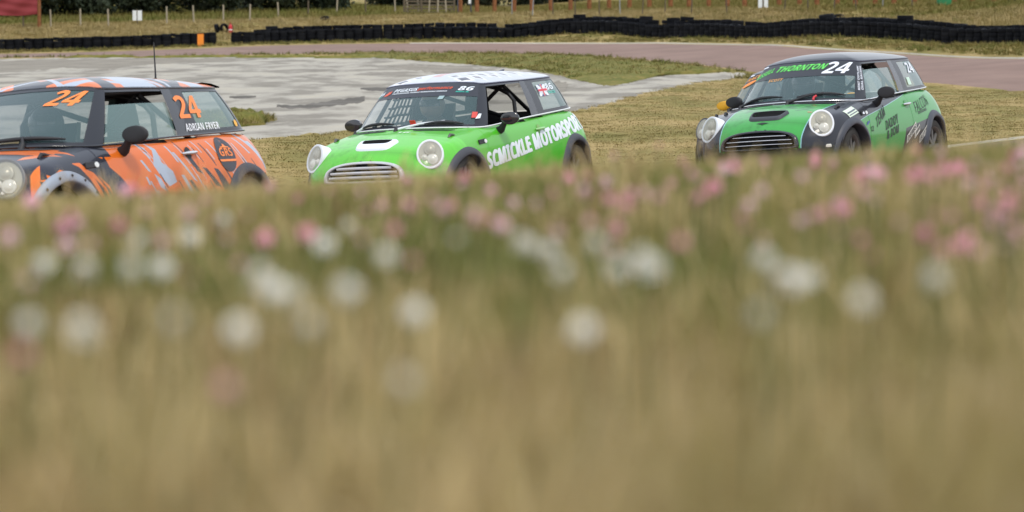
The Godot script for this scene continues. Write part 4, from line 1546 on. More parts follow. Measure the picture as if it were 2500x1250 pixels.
func make_car(called: String, label: String, tr: Transform3D, cfg: Dictionary) -> Node3D:
	var root := Node3D.new()
	root.name = numbered(called)
	add_child(root)
	root.transform = tr
	tag(root, label, "race car", "race cars on the near track")
	panel_parts(root, cfg)
	# wheels, arches
	for ax in [0.0, -WHEELBASE]:
		for sg in [1.0, -1.0]:
			var contact: Vector3 = tr * c3(ax, 0.0, 0.70 * sg)
			var dy := near_plane(contact.x, contact.z) + 0.022 - contact.y
			var wheel := Node3D.new()
			wheel.name = "wheel"
			root.add_child(wheel, true)
			wheel.position = c3(ax, 0.302 + dy, 0.695 * sg)
			wheel.rotation.y = (PI if sg > 0.0 else 0.0) + (0.10 if ax == 0.0 else 0.0)
			part("tyre", BM.tyre, M.tyre, wheel)
			part("rim", BM.rim, cfg.get("rim", M.rim), wheel)
			part("hub", BM.hub, cfg.get("rim", M.rim), wheel)
			for k in 8:
				var sp := part("spoke", BM.spoke, cfg.get("rim", M.rim), wheel)
				sp.rotation.z = TAU * k / 8.0
			var fl := part("wheel_arch", BM.flare_front if ax == 0.0 else BM.flare_rear, cfg.arch_front if ax == 0.0 else cfg.arch_rear, root)
			if sg < 0.0:
				fl.scale = Vector3(1, 1, -1)
			var ln := part("arch_liner", BM.liner, M.inner, root)
			ln.position = c3(ax, 0.312, 0.80 * sg)
			ln.rotation.y = 0.0 if sg > 0.0 else PI
	# headlamps
	for sg in [1.0, -1.0]:
		var n := c3(0.84, 0.34, 0.42 * sg).normalized()
		var hc := c3(0.446, 0.690, 0.629 * sg)
		var lamp := part("headlamp", done(Shape.new().lathe(hc, n, Vector3.UP, [Vector2(1.0, -0.10), Vector2(1.0, 0.004), Vector2(0.985, 0.016), Vector2(0.93, 0.022), Vector2(0.87, 0.02), Vector2(0.84, 0.008)], 0.130, 0.147, 40)), cfg.lamp_ring, root)
		part("bowl", done(Shape.new().lathe(hc, n, Vector3.UP, [Vector2(0.86, 0.012), Vector2(0.7, 0.0), Vector2(0.4, -0.006), Vector2(0.0, -0.008)], 0.130, 0.147, 36)), M.lamp_bowl, lamp)
		var b := (Vector3.UP - n * n.y).normalized()
		var a := b.cross(n).normalized()
		for pr in [[0.02, -0.050, 0.046], [-0.055, -0.030, 0.026], [0.0, 0.045, 0.05]]:
			var pc: Vector3 = hc + a * pr[0] * sg + b * pr[1]
			var r: float = pr[2]
			part("projector", done(Shape.new().lathe(pc, n, Vector3.UP, [Vector2(r * 1.15, -0.02), Vector2(r * 1.15, 0.012), Vector2(r * 0.98, 0.016), Vector2(r * 0.9, 0.012), Vector2(r * 0.7, 0.022), Vector2(r * 0.35, 0.030), Vector2(0.0, 0.032)], 1.0, 1.0, 20)), M.lamp_lens if pr[1] < 0.0 else M.lamp_bowl, lamp)
		part("lens", done(Shape.new().lathe(hc, n, Vector3.UP, [Vector2(0.87, 0.018), Vector2(0.8, 0.030), Vector2(0.6, 0.043), Vector2(0.3, 0.051), Vector2(0.0, 0.053)], 0.130, 0.147, 36)), M.lamp_glass, lamp)
	# grille
	var gp := func(l: float, y: float, off: float) -> Vector3: return c3(nose_x(y, l) + off, y, l)
	var ref := c3(-0.4, 0.5, 0)
	var gr := part("grille", done(ring_on(GRILLE, gp, [[1.02, -0.01], [1.02, 0.012], [0.985, 0.026], [0.94, 0.028, 0.86], [0.915, 0.014, 0.79], [0.91, -0.05, 0.78]], ref)), cfg.grille_frame, root)
	var back := []
	for i in 15:
		var l := lerpf(-0.39, 0.39, i / 14.0)
		back.append([c3(nose_x(0.46, l) - 0.045, 0.455, l), c3(nose_x(0.56, l) - 0.05, 0.56, l), c3(nose_x(0.65, l) - 0.05, 0.66, l)])
	part("grille_back", done(Shape.new().grid(back, ref)), M.inner, gr)
	for k in 3:
		var y: float = 0.505 + k * 0.043
		var wl: float = [0.375, 0.365, 0.30][k]
		var up: float = cfg.slat
		var rows := []
		for i in 25:
			var l := lerpf(-wl, wl, i / 24.0)
			var x := nose_x(y, l)
			var yy := y - 0.03 * l * l
			rows.append([c3(x - 0.03, yy + up, l), c3(x + 0.004, yy + up, l), c3(x + 0.012, yy + up * 0.4, l), c3(x + 0.012, yy - up * 0.4, l), c3(x + 0.004, yy - up, l), c3(x - 0.03, yy - up, l)])
		part("slat", done(Shape.new().grid(rows, c3(0.3, y, 0))), cfg.slat_mat, gr)
	# bonnet scoop, cowl vents, pins
	var bp := func(x: float, l: float, off: float) -> Vector3: return c3(x, top_y(x, l) + off, l)
	var sc := part("scoop", done(ring_on(SCOOP, bp, [[1.04, -0.004], [1.0, 0.018], [0.93, 0.028, 0.96], [0.76, 0.028, 0.88, -0.006]] if not cfg.has("scoop_lip") else [[1.04, -0.004], [1.0, 0.014], [0.92, 0.024, 0.96], [0.50, 0.030, 0.76, -0.018]], c3(0.3, 0.3, 0))), cfg.scoop, root)
	part("scoop_throat", done(ring_on(SCOOP, bp, [[0.765, 0.027, 0.885, -0.006], [0.74, 0.0, 0.87, -0.006], [0.70, -0.045, 0.86, -0.006], [0.02, -0.045, 0.02, -0.006]] if not cfg.has("scoop_lip") else [[0.51, 0.029, 0.765, -0.018], [0.48, 0.0, 0.75, -0.018], [0.46, -0.03, 0.74, -0.018], [0.02, -0.03, 0.02, -0.018]], c3(0.3, 3.0, 0))), M.inner, sc)
	for sg in [1.0, -1.0]:
		var row2 := []
		for i in 15:
			var l := lerpf(0.15, 0.56, i / 14.0)
			var x := -0.115 - 0.42 * maxf(l - 0.12, 0.0) * l
			var w := 0.024 * minf(1.0, minf(i, 14 - i) * 0.5 + 0.15)
			row2.append([c3(x + w, top_y(x + w, l) + 0.004, l * sg), c3(x, top_y(x, l) + 0.009, l * sg), c3(x - w, top_y(x - w, l) + 0.004, l * sg)])
		part("cowl_vent", done(Shape.new().grid(row2, c3(-0.1, 0.2, 0.3 * sg))), M.black_plastic, root)
		var py := top_y(0.03, 0.63)
		part("bonnet_pin", done(Shape.new().tube([c3(0.06, py - 0.01, 0.63 * sg), c3(0.03, py + 0.018, 0.635 * sg), c3(-0.01, py + 0.016, 0.64 * sg), c3(-0.05, py + 0.004, 0.645 * sg)], [0.012, 0.016, 0.012, 0.008], 7)), cfg.get("pin", M.black_plastic), root)
	# mirrors
	for sg in [1.0, -1.0]:
		var mc := c3(-0.755, 0.962, 0.888 * sg)
		var fwd := c3(0.97, 0.0, 0.22 * sg).normalized()
		var mm: Material = cfg.mirror
		var mr := part("mirror", done(Shape.new().lathe(mc, fwd, Vector3.UP, [Vector2(0.0, -0.052), Vector2(0.90, -0.052), Vector2(1.0, -0.040), Vector2(1.0, -0.015), Vector2(0.95, 0.015), Vector2(0.82, 0.045), Vector2(0.58, 0.068), Vector2(0.28, 0.080), Vector2(0.0, 0.083)], 0.092, 0.063, 28)), mm, root)
		part("mirror_glass", done(Shape.new().lathe(mc, fwd, Vector3.UP, [Vector2(0.86, -0.0545), Vector2(0.0, -0.0545)], 0.092, 0.063, 24)), M.chrome, mr)
		var sl := side_l(-0.79, 0.85)
		part("stalk", done(Shape.new().tube([c3(-0.79, 0.835, (sl - 0.02) * sg), c3(-0.785, 0.862, (sl + 0.03) * sg), c3(-0.775, 0.905, (sl + 0.062) * sg), c3(-0.765, 0.935, (sl + 0.085) * sg)], [0.045, 0.038, 0.028, 0.026], 10)), M.black_plastic, mr)
	# wipers
	for w in cfg.wipers:
		var blade := []
		var arm := []
		for i in 9:
			var t := i / 8.0
			blade.append(g3(lerpf(w[0], w[2], t), lerpf(w[1], w[3], t) + w[6] * 4.0 * t * (1.0 - t), 0.022))
		var mid := (blade[4] as Vector3)
		var piv := g3(w[4], w[5], 0.02)
		arm = [piv, piv.lerp(mid, 0.5) + Vector3(0, 0.02, 0), mid + Vector3(0, 0.012, 0)]
		var wp := part("wiper", done(Shape.new().tube(blade, [0.007, 0.012, 0.015, 0.017, 0.018, 0.017, 0.015, 0.012, 0.007], 6)), M.black_plastic, root)
		part("wiper_arm", done(Shape.new().tube(arm, [0.016, 0.012, 0.009], 6)), cfg.wiper_arm, wp)
		part("pivot", done(Shape.new().tube([piv + Vector3(0.03, -0.035, 0), piv + Vector3(0, 0.012, 0)], [0.026, 0.02], 8)), M.black_plastic, wp)
	# door handles, side repeaters
	for sg in [1.0, -1.0]:
		var hl := side_l(-1.65, 0.82)
		var hd := part("door_handle", done(Shape.new().tube([c3(-1.555, 0.817, (hl + 0.006) * sg), c3(-1.585, 0.819, (hl + 0.028) * sg), c3(-1.65, 0.821, (hl + 0.034) * sg), c3(-1.715, 0.823, (hl + 0.026) * sg), c3(-1.745, 0.823, (hl + 0.004) * sg)], [0.008, 0.013, 0.015, 0.013, 0.008], 8)), cfg.handle, root)
		part("handle_cup", done(Shape.new().lathe(c3(-1.64, 0.818, (hl + 0.001) * sg), c3(0.0, 0.25, sg).normalized(), Vector3.UP, [Vector2(1.0, 0.0), Vector2(0.9, 0.003), Vector2(0.0, 0.003)], 0.045, 0.05, 18)), cfg.get("cup", M.black_plastic), hd)
		var rl := side_l(-0.33, 0.762)
		var rp := part("side_vent", done(Shape.new().box(c3(-0.325, 0.762, (rl + 0.004) * sg), c3(0.078, -0.004, 0.004 * sg), c3(0, 0.022, -0.005 * sg), c3(0, 0.002, 0.008 * sg), 0.5)), M.black_plastic, root)
		part("repeater", done(Shape.new().lathe(c3(-0.385, 0.763, (side_l(-0.385, 0.763) + 0.010) * sg), c3(0.05, 0.25, sg).normalized(), Vector3.UP, [Vector2(1.0, -0.005), Vector2(1.0, 0.004), Vector2(0.6, 0.010), Vector2(0.0, 0.011)], 0.024, 0.020, 16)), M.white_board, rp)
	# roll cage
	var ct := 0.021
	var hoop := []
	for i in 13:
		var q := PI * i / 12.0
		hoop.append(c3(-1.50, 0.35 if i == 0 or i == 12 else 0.95 + 0.355 * pow(sin(q), 0.55), 0.60 * cos(q) if i > 0 and i < 12 else 0.62 * cos(q)))
	part("cage_hoop", done(Shape.new().tube(hoop, ct, 8)), M.cage, root)
	for sg in [1.0, -1.0]:
		part("cage_bar", done(Shape.new().tube([c3(-0.62, 0.4, 0.60 * sg), c3(-0.60, 0.86, 0.61 * sg), c3(-0.95, 1.28, 0.50 * sg), c3(-1.5, 1.30, 0.48 * sg)], ct, 8)), M.cage, root)
		part("cage_bar", done(Shape.new().tube([c3(-1.5, 1.28, 0.46 * sg), c3(-2.1, 0.95, 0.50 * sg), c3(-2.5, 0.7, 0.52 * sg)], ct, 8)), M.cage, root)
		part("cage_bar", done(Shape.new().tube([c3(-0.62, 0.45, 0.63 * sg), c3(-1.5, 0.72, 0.63 * sg)], ct, 8)), M.cage, root)
	part("cage_bar", done(Shape.new().tube([c3(-1.5, 1.28, 0.45), c3(-1.5, 0.5, -0.5)], ct, 8)), M.cage, root)
	part("cage_bar", done(Shape.new().tube([c3(-1.5, 1.26, -0.40), c3(-2.5, 0.75, 0.48)], ct, 8)), M.cage, root)
	# seat, steering wheel
	var seat := Shape.new()
	var rows3 := []
	for i in 11:
		var t := i / 10.0
		var y := 0.40 + 0.72 * t
		var x := -1.60 - 0.16 * t
		var hw := 0.235 - 0.02 * t if t < 0.55 else (0.225 if t < 0.75 else 0.17)
		rows3.append([c3(x + 0.16 - 0.05 * t, y, -0.36 - hw), c3(x + 0.02, y, -0.36 - hw * 0.86), c3(x, y, -0.36), c3(x + 0.02, y, -0.36 + hw * 0.86), c3(x + 0.16 - 0.05 * t, y, -0.36 + hw)])
	seat.grid(rows3, c3(-0.5, 0.8, -0.36))
	var pan := []
	for i in 5:
		var x := -1.60 + i * 0.13
		pan.append([c3(x, 0.46, -0.59), c3(x, 0.33 + 0.01 * i, -0.52), c3(x, 0.32 + 0.015 * i, -0.36), c3(x, 0.33 + 0.01 * i, -0.20), c3(x, 0.46, -0.13)])
	seat.grid(pan, c3(-1.3, 2.0, -0.36))
	part("seat", done(seat), M.cage, root)
	var sw := Shape.new()
	var ring := []
	for i in 25:
		var q := TAU * i / 24.0
		ring.append(c3(-1.02 + 0.06 * sin(q), 0.80 + 0.15 * sin(q), -0.36 + 0.165 * cos(q)))
	sw.tube(ring, 0.015, 7, false)
	sw.tube([c3(-1.02, 0.80, -0.525), c3(-0.99, 0.79, -0.36), c3(-1.02, 0.80, -0.195)], 0.014, 6)
	sw.tube([c3(-0.99, 0.79, -0.36), c3(-0.66, 0.70, -0.36)], 0.025, 7)
	part("steering_wheel", done(sw), M.cage, root)
	return root

func word(root: Node, text: String, w: float, h: float, skew: float, place: Callable, m: Material, ref := Vector3(-1.5, 0.9, 0)) -> void:
	part("lettering", letters(text, w, h, skew, place, ref), m, root)

func patch(root: Node, called: String, pts: Array, place: Callable, m: Material, ref := Vector3(-1.5, 0.7, 0)) -> void:
	part(called, print_poly(pts, place, ref), m, root)

func ink(c: Color) -> StandardMaterial3D:
	return mat(c, 0.45)

func oval(cu: float, cv: float, ru: float, rv: float, n := 20) -> Array:
	var out := []
	for i in n:
		out.append([cu + cos(TAU * i / n) * ru, cv + sin(TAU * i / n) * rv])
	return out

func build_cars() -> void:
	build_driver_meshes()
	orange_car()
	green_car()
	black_car()
	hidden_car()

func base_cfg() -> Dictionary:
	return {"bumper": M.black_plastic, "sill": M.black_plastic, "gutter": M.black_gloss, "strip": M.chrome, "left_glass": 0.0, "right_glass": 0.92,
		"arch_front": M.grey_plastic, "arch_rear": M.grey_plastic, "lamp_ring": mat(Color8(226, 230, 236), 0.3), "grille_frame": M.silver, "slat": 0.013, "slat_mat": M.silver,
		"scoop": M.black_plastic, "mirror": M.black_gloss, "wiper_arm": M.black_plastic, "handle": M.chrome,
		"wipers": [[-2.15, 0.06, -0.35, 0.10, -2.45, -0.02, 0.03], [0.15, 0.06, 2.25, 0.07, -0.35, -0.02, 0.03]]}

func orange_car() -> void:
	var org := Color8(246, 122, 32); var blk := Color8(42, 45, 58); var ice := Color8(186, 200, 222)
	var side := canvas(1536, 384, org)
	# black nose sweeping over the front wing, torn edge on the door
	fill_poly(side, side_px([[0.75, 1.1], [-0.40, 1.1], [-0.44, 0.90], [-0.52, 0.84], [-0.55, 0.74], [-0.66, 0.67], [-0.74, 0.60], [-0.76, 0.45], [-0.78, 0.15], [0.75, 0.15]]), blk)
	for s in [[[-0.06, 0.80], [-0.20, 0.79], [-0.34, 0.66], [-0.44, 0.52], [-0.40, 0.52], [-0.28, 0.66], [-0.18, 0.75]], [[-0.24, 0.74], [-0.42, 0.60], [-0.52, 0.48], [-0.46, 0.60], [-0.33, 0.71]], [[-0.10, 0.86], [-0.32, 0.86], [-0.50, 0.80], [-0.52, 0.83], [-0.36, 0.89]], [[-0.36, 0.70], [-0.50, 0.58], [-0.56, 0.50], [-0.50, 0.61]], [[0.14, 0.70], [0.05, 0.74], [-0.02, 0.72], [0.06, 0.68]], [[0.30, 0.74], [0.16, 0.70], [0.10, 0.66], [0.22, 0.66], [0.32, 0.68]]]:
		fill_poly(side, side_px(s), org)
	# pale shards
	for s in [[[-1.12, 0.91], [-1.17, 0.85], [-1.15, 0.80], [-1.12, 0.74], [-1.18, 0.66], [-1.28, 0.58], [-1.39, 0.61], [-1.36, 0.69], [-1.24, 0.76], [-1.22, 0.86]], [[-1.36, 0.88], [-1.38, 0.88], [-1.48, 0.75], [-1.45, 0.76]], [[-1.42, 0.83], [-1.45, 0.83], [-1.68, 0.60], [-1.63, 0.62]], [[-1.04, 0.84], [-1.07, 0.84], [-1.12, 0.79], [-1.09, 0.79]], [[-0.96, 0.78], [-0.99, 0.78], [-1.07, 0.69], [-1.03, 0.70]], [[-1.0, 0.90], [-1.04, 0.90], [-1.10, 0.86], [-1.05, 0.86]], [[-1.10, 0.68], [-1.18, 0.64], [-1.26, 0.54], [-1.16, 0.58]], [[-1.46, 0.66], [-1.50, 0.66], [-1.62, 0.52], [-1.56, 0.53]],
			[[-2.50, 0.96], [-2.54, 0.96], [-2.78, 0.78], [-2.74, 0.77]], [[-2.62, 0.90], [-2.68, 0.90], [-2.90, 0.66], [-2.80, 0.68]], [[-2.42, 0.93], [-2.44, 0.93], [-2.60, 0.80], [-2.57, 0.80]], [[-0.98, 0.66], [-1.0, 0.66], [-1.04, 0.60], [-1.01, 0.60]]]:
		fill_poly(side, side_px(s), ice)
	# dark slashes
	for s in [[[-1.60, 0.80], [-1.66, 0.79], [-1.77, 0.66], [-1.70, 0.68]], [[-1.78, 0.71], [-1.84, 0.70], [-2.02, 0.55], [-1.93, 0.57]], [[-1.94, 0.70], [-2.0, 0.69], [-2.17, 0.53], [-2.05, 0.53]], [[-1.56, 0.62], [-1.60, 0.62], [-1.72, 0.50], [-1.66, 0.50]]]:
		fill_poly(side, side_px(s), blk)
	# fine torn streaks all running down towards the rear
	for k in 46:
		var x := rng.randf_range(-2.6, -0.75); var y := rng.randf_range(0.52, 0.92)
		var ln := rng.randf_range(0.05, 0.20); var wd := rng.randf_range(0.006, 0.018)
		fill_poly(side, side_px([[x, y], [x - wd, y], [x - ln * 0.85 - wd * 0.5, y - ln], [x - ln * 0.80, y - ln]]), ice if k % 3 else blk)
	var hood := canvas(640, 512, blk)
	for s in [[[0.0, -0.6], [-0.22, -0.62], [-0.24, 0.0], [-0.20, 0.62], [-0.08, 0.66], [-0.10, 0.30], [0.02, 0.0]], [[0.02, 0.48], [-0.06, 0.60], [-0.22, 0.74], [-0.16, 0.58]], [[0.16, 0.52], [0.08, 0.60], [-0.10, 0.72], [-0.04, 0.60], [0.06, 0.52]], [[0.40, 0.78], [0.30, 0.80], [0.18, 0.72], [0.30, 0.72]]]:
		fill_poly(hood, bonnet_px(s), org)
		var mir := []
		for p in s:
			mir.append([p[0], -p[1]])
		fill_poly(hood, bonnet_px(mir), org)
	var roof := canvas(860, 520, org)
	# bars of colour fanning across the roof; edges measured along the near rail
	var hub := [-1.7, -0.75]
	for s in [[[-0.74, -0.10], [-0.78, 0.16], blk], [[-0.70, -0.34], [-0.72, -0.22], ice], [[-0.74, 0.30], [-0.75, 0.36], ice], [[-0.86, 0.62], [-1.02, 0.64], blk], [[-1.12, 0.65], [-1.58, 0.65], ice], [[-1.72, 0.65], [-1.98, 0.63], blk], [[-2.14, 0.62], [-2.40, 0.60], ice], [[-2.74, 0.40], [-2.80, 0.1], blk]]:
		fill_poly(roof, roof_px([hub, s[0], s[1]]), s[2])
		fill_poly(roof, roof_px([[hub[0], 0.75], [s[0][0], -s[0][1]], [s[1][0], -s[1][1]]]), s[2])
	var cfg := base_cfg()
	cfg.side = paint(side); cfg.bonnet = paint(hood); cfg.roof = paint(roof)
	cfg.strip = M.black_gloss
	cfg.left_glass = 0.70
	cfg.arch_front = mat(Color8(152, 160, 172), 0.55, 0.3)
	cfg.lamp_ring = mat(Color8(108, 110, 112), 0.4)
	cfg.visor = 0.93
	cfg.mirror = M.black_plastic
	cfg.wipers = [[-2.15, 0.06, -0.35, 0.10, -2.45, -0.02, 0.03], [-0.2, 0.05, 2.15, 0.09, 1.1, 0.0, 0.03]]
	var tr := car_xform(-3.7197, -1.6332, -17.0159, 1.9901, 0.0856, 0.0189)
	var root := make_car("race_car", "orange and black hatchback race car with pale shard stripes cut off at the picture edge", tr, cfg)
	var o := ink(Color8(244, 136, 60)); var w := ink(Color8(232, 234, 238))
	word(root, "24", 0.225, 0.195, 0.22, on_screen(0.25, 0.655), o)
	word(root, "24", 0.36, 0.19, 0.0, on_glass(-1.73, 0.34), o)
	word(root, "ADRIAN FRYER", 0.55, 0.058, 0.0, on_glass(-1.76, 0.085), w)
	patch(root, "sticker", oval(0, 0, 0.03, 0.03, 12), on_glass(-2.62, 0.17), ink(Color8(240, 176, 50)))
	# round badge on the rear quarter
	patch(root, "emblem", oval(0, 0, 0.135, 0.135, 28), on_side(-2.18, 0.80, 0.0), ink(Color8(58, 58, 66)))
	patch(root, "emblem_bar", [[-0.115, -0.055], [0.115, -0.055], [0.125, -0.038], [-0.125, -0.038]], on_side(-2.18, 0.80, 0.0, 1.0, 0.007), o)
	word(root, "GRS", 0.19, 0.065, 0.0, on_side(-2.085, 0.785, 0.0, 1.0, 0.007), o)
	patch(root, "emblem_car", [[-0.06, 0.06], [-0.02, 0.062], [0.0, 0.085], [0.03, 0.062], [0.07, 0.06], [0.07, 0.052], [-0.06, 0.052]], on_side(-2.18, 0.80, 0.0, 1.0, 0.007), o)
	# rivets on the silver arch
	for k in 7:
		var q := lerpf(0.5, PI - 0.35, k / 6.0)
		var x := cos(q) * 0.385; var y := 0.312 + sin(q) * 0.385
		part("rivet", done(Shape.new().lathe(c3(x, y, side_l(x, y) + 0.028), c3(0, 0.2, 1).normalized(), Vector3.UP, [Vector2(0.011, 0.0), Vector2(0.008, 0.006), Vector2(0.0, 0.008)], 1.0, 1.0, 8)), M.black_plastic, root)
	# whip aerial and rear roof wing
	part("aerial", done(Shape.new().tube([c3(-2.50, 1.36, 0.0), c3(-2.50, 1.41, 0.0), c3(-2.505, 1.48, 0.0), c3(-2.53, 1.73, -0.01)], [0.018, 0.010, 0.007, 0.004], 7)), M.black_plastic, root)
	var rows := []
	for i in 13:
		var l := lerpf(-0.44, 0.44, i / 12.0)
		var b := 0.10 * l * l
		rows.append([c3(-2.36 + b, 1.372 - 0.5 * b, l), c3(-2.48 + b, 1.386 - 0.5 * b, l), c3(-2.62 + b, 1.380 - 0.6 * b, l), c3(-2.745 + b, 1.358 - 0.7 * b, l), c3(-2.742 + b, 1.348 - 0.7 * b, l), c3(-2.60 + b, 1.345 - 0.6 * b, l)])
	part("roof_spoiler", done(Shape.new().grid(rows, c3(-2.6, 1.30, 0))), M.black_gloss, root)
	place_driver(tr, "driver in dark overalls and dark helmet inside the orange car", Color8(52, 54, 60), Color8(60, 62, 68))

func paint_plain(c: Color, rough: float) -> StandardMaterial3D:
	return mat(c, rough, 0.0, 0.5)

func green_car() -> void:
	var grn := Color8(104, 206, 66)
	var side := canvas(1536, 384, grn)
	# scuffed, faded films of dust and repaired patches on the door
	fill_poly(side, side_px([[-0.64, 0.88], [-0.76, 0.88], [-0.74, 0.83], [-0.62, 0.81]]), Color8(92, 216, 48))
	fill_poly(side, side_px([[-0.46, 0.70], [-0.56, 0.66], [-0.58, 0.40], [-0.44, 0.40]]), Color8(92, 200, 54))
	fill_poly(side, side_px([[-1.86, 0.62], [-2.10, 0.66], [-2.06, 0.50], [-1.80, 0.44]]), Color8(90, 204, 50))
	fill_poly(side, side_px([[-1.02, 0.70], [-1.16, 0.72], [-1.14, 0.71], [-1.02, 0.69]]), Color8(70, 110, 48))
	var hood := canvas(640, 512, grn)
	for k in 14:
		var x := rng.randf_range(0.05, 0.22); var l := rng.randf_range(-0.22, 0.06)
		fill_poly(hood, bonnet_px([[x, l], [x + 0.012, l + 0.06], [x + 0.004, l + 0.09], [x - 0.006, l + 0.03]]), Color8(150, 222, 128))
	var roof := canvas(860, 520, Color8(214, 222, 236))
	fill_poly(roof, roof_px([[-0.95, -0.05], [-2.85, -0.05], [-2.85, 0.05], [-0.95, 0.05]]), Color8(222, 168, 168))
	var shade := [Color8(112, 114, 128), Color8(126, 120, 134), Color8(100, 104, 118)]
	for sg in [1.0, -1.0]:
		for q in [[-0.88, 0.34, 0.09], [-1.02, 0.42, 0.08], [-1.12, 0.30, 0.07], [-1.22, 0.36, 0.09], [-1.34, 0.44, 0.07], [-1.44, 0.34, 0.08], [-1.58, 0.42, 0.08], [-1.72, 0.30, 0.08], [-1.86, 0.38, 0.10], [-2.04, 0.30, 0.09], [-2.2, 0.36, 0.08], [-2.36, 0.26, 0.08], [-0.96, 0.20, 0.06], [-1.3, 0.20, 0.07], [-1.6, 0.2, 0.07], [-2.0, 0.17, 0.07]]:
			var x: float = q[0]; var l: float = q[1]; var r: float = q[2] * 1.35
			fill_poly(roof, roof_px([[x - r * 0.62, l * sg], [x, (l + r * 1.15) * sg], [x + r * 0.72, (l + 0.01) * sg], [x + 0.02, (l - r * 0.9) * sg]]), Color8(244, 247, 252))
			fill_poly(roof, roof_px([[x - r * 0.42, l * sg], [x + 0.004, (l + r * 0.7) * sg], [x + r * 0.46, (l + 0.01) * sg], [x + 0.012, (l - r * 0.55) * sg]]), shade[int(absf(x) * 10.0) % 3])
	var cfg := base_cfg()
	cfg.side = paint(side); cfg.bonnet = paint(hood); cfg.roof = paint(roof)
	cfg.gutter = mat(Color8(34, 36, 70), 0.4)
	cfg.bumper = paint_plain(grn, 0.4); cfg.sill = paint_plain(grn, 0.4)
	cfg.strip = mat(Color8(226, 230, 232), 0.35)
	cfg.right_glass = 0.0
	cfg.visor = 0.675
	cfg.visor_mat = mat(Color8(46, 49, 58), 0.35)
	cfg.scoop = mat(Color8(226, 232, 242), 0.35); cfg.scoop_lip = true
	cfg.wiper_arm = mat(Color8(226, 230, 236), 0.4)
	cfg.handle = paint_plain(Color8(150, 206, 130), 0.4); cfg.cup = paint_plain(Color8(120, 170, 80), 0.5)
	cfg.pin = M.rim
	cfg.mirror = mat(Color8(36, 37, 42), 0.12, 0.0, 1.0)
	cfg.wipers = [[-1.9, 0.055, -0.35, 0.075, -2.45, -0.02, 0.035], [0.75, 0.06, 2.2, 0.055, -0.15, -0.03, 0.035]]
	var tr := car_xform(-1.0961, -1.721, -23.8983, 2.0306, 0.0564, -0.0222)
	var root := make_car("race_car", "bright lime green hatchback race car with white diagonal lettering and pale patterned roof", tr, cfg)
	var w := ink(Color8(226, 234, 240)); var red := ink(Color8(216, 84, 48)); var teal := ink(Color8(40, 190, 170))
	# sun strip
	word(root, "PEGASUS", 0.27, 0.056, 0.25, on_screen(-0.36, 0.815), w)
	word(root, "performance", 0.37, 0.066, 0.15, on_screen(-0.075, 0.81), red)
	word(root, "PROFESSIONAL MOBILE REMAPPING SERVICE", 0.62, 0.020, 0.1, on_screen(-0.36, 0.77), w)
	patch(root, "flame", [[0.0, 0.0], [0.05, 0.005], [0.085, 0.04], [0.085, 0.09], [0.06, 0.06], [0.055, 0.085], [0.035, 0.05], [0.012, 0.03]], on_screen(-0.475, 0.75), red, Vector3(-1.5, 0.7, 0))
	word(root, "86", 0.135, 0.07, 0.25, on_screen(0.36, 0.80), w)
	word(root, "MICK", 0.12, 0.022, 0.2, on_screen(0.355, 0.755), teal)
	word(root, "86", 0.07, 0.06, 0.2, on_screen(-0.56, 0.78), w)
	word(root, "MICK", 0.06, 0.02, 0.2, on_screen(-0.565, 0.74), teal)
	patch(root, "tax_disc", [[0, 0], [0.055, 0], [0.06, 0.055], [0.005, 0.055]], on_screen(0.21, 0.60), ink(Color8(150, 176, 178)))
	# door: running text, rising towards the rear
	for e in [[0.0, 0.0, 0.004], [0.022, 0.0, 0.0046], [0.011, 0.010, 0.0052]]:
		word(root, "SCMICKLE MOTORSPORT", 2.44, 0.158, -0.10, on_side(-0.36 - e[0], 0.484 + e[1], 0.118, 1.0, e[2]), w)
	# flag and number on the quarter light
	var fw := 0.25; var fh := 0.13
	var fl := func(off: float) -> Callable: return on_glass(-1.98, 0.47, off)
	patch(root, "flag", [[0, 0], [fw, 0], [fw, fh], [0, fh]], fl.call(0.006), ink(Color8(84, 88, 150)))
	patch(root, "flag_saltire", [[0, 0], [0.05, 0], [fw, fh - 0.026], [fw, fh], [fw - 0.05, fh], [0, 0.026]], fl.call(0.008), w)
	patch(root, "flag_saltire", [[fw, 0], [fw, 0.026], [0.05, fh], [0, fh], [0, fh - 0.026], [fw - 0.05, 0]], fl.call(0.009), w)
	patch(root, "flag_cross", [[0, fh * 0.33], [fw, fh * 0.33], [fw, fh * 0.67], [0, fh * 0.67]], fl.call(0.0105), w)
	patch(root, "flag_cross", [[fw * 0.40, 0], [fw * 0.60, 0], [fw * 0.60, fh], [fw * 0.40, fh]], fl.call(0.011), w)
	patch(root, "flag_cross", [[0, fh * 0.41], [fw, fh * 0.41], [fw, fh * 0.60], [0, fh * 0.60]], fl.call(0.0125), ink(Color8(214, 60, 76)))
	patch(root, "flag_cross", [[fw * 0.44, 0], [fw * 0.56, 0], [fw * 0.56, fh], [fw * 0.44, fh]], fl.call(0.013), ink(Color8(214, 60, 76)))
	word(root, "86", 0.21, 0.075, 0.0, on_glass(-2.24, 0.62), w)
	word(root, "MICK", 0.20, 0.030, 0.0, on_glass(-2.26, 0.51), teal)
	# bonnet number, red tag on the wiper, red and white sticker on the pillar
	word(root, "16", 0.14, 0.05, 0.0, on_bonnet(0.0, 0.02), ink(Color8(206, 232, 200)))
	patch(root, "sticker", [[0, 0], [0.035, 0.0], [0.02, 0.09], [-0.015, 0.09]], on_screen(0.60, 0.20, 0.0, 0.01), ink(Color8(206, 70, 62)))
	patch(root, "sticker", [[0.02, -0.02], [0.045, -0.01], [0.035, 0.06], [0.022, 0.06]], on_screen(0.61, 0.20, 0.0, 0.013), w)
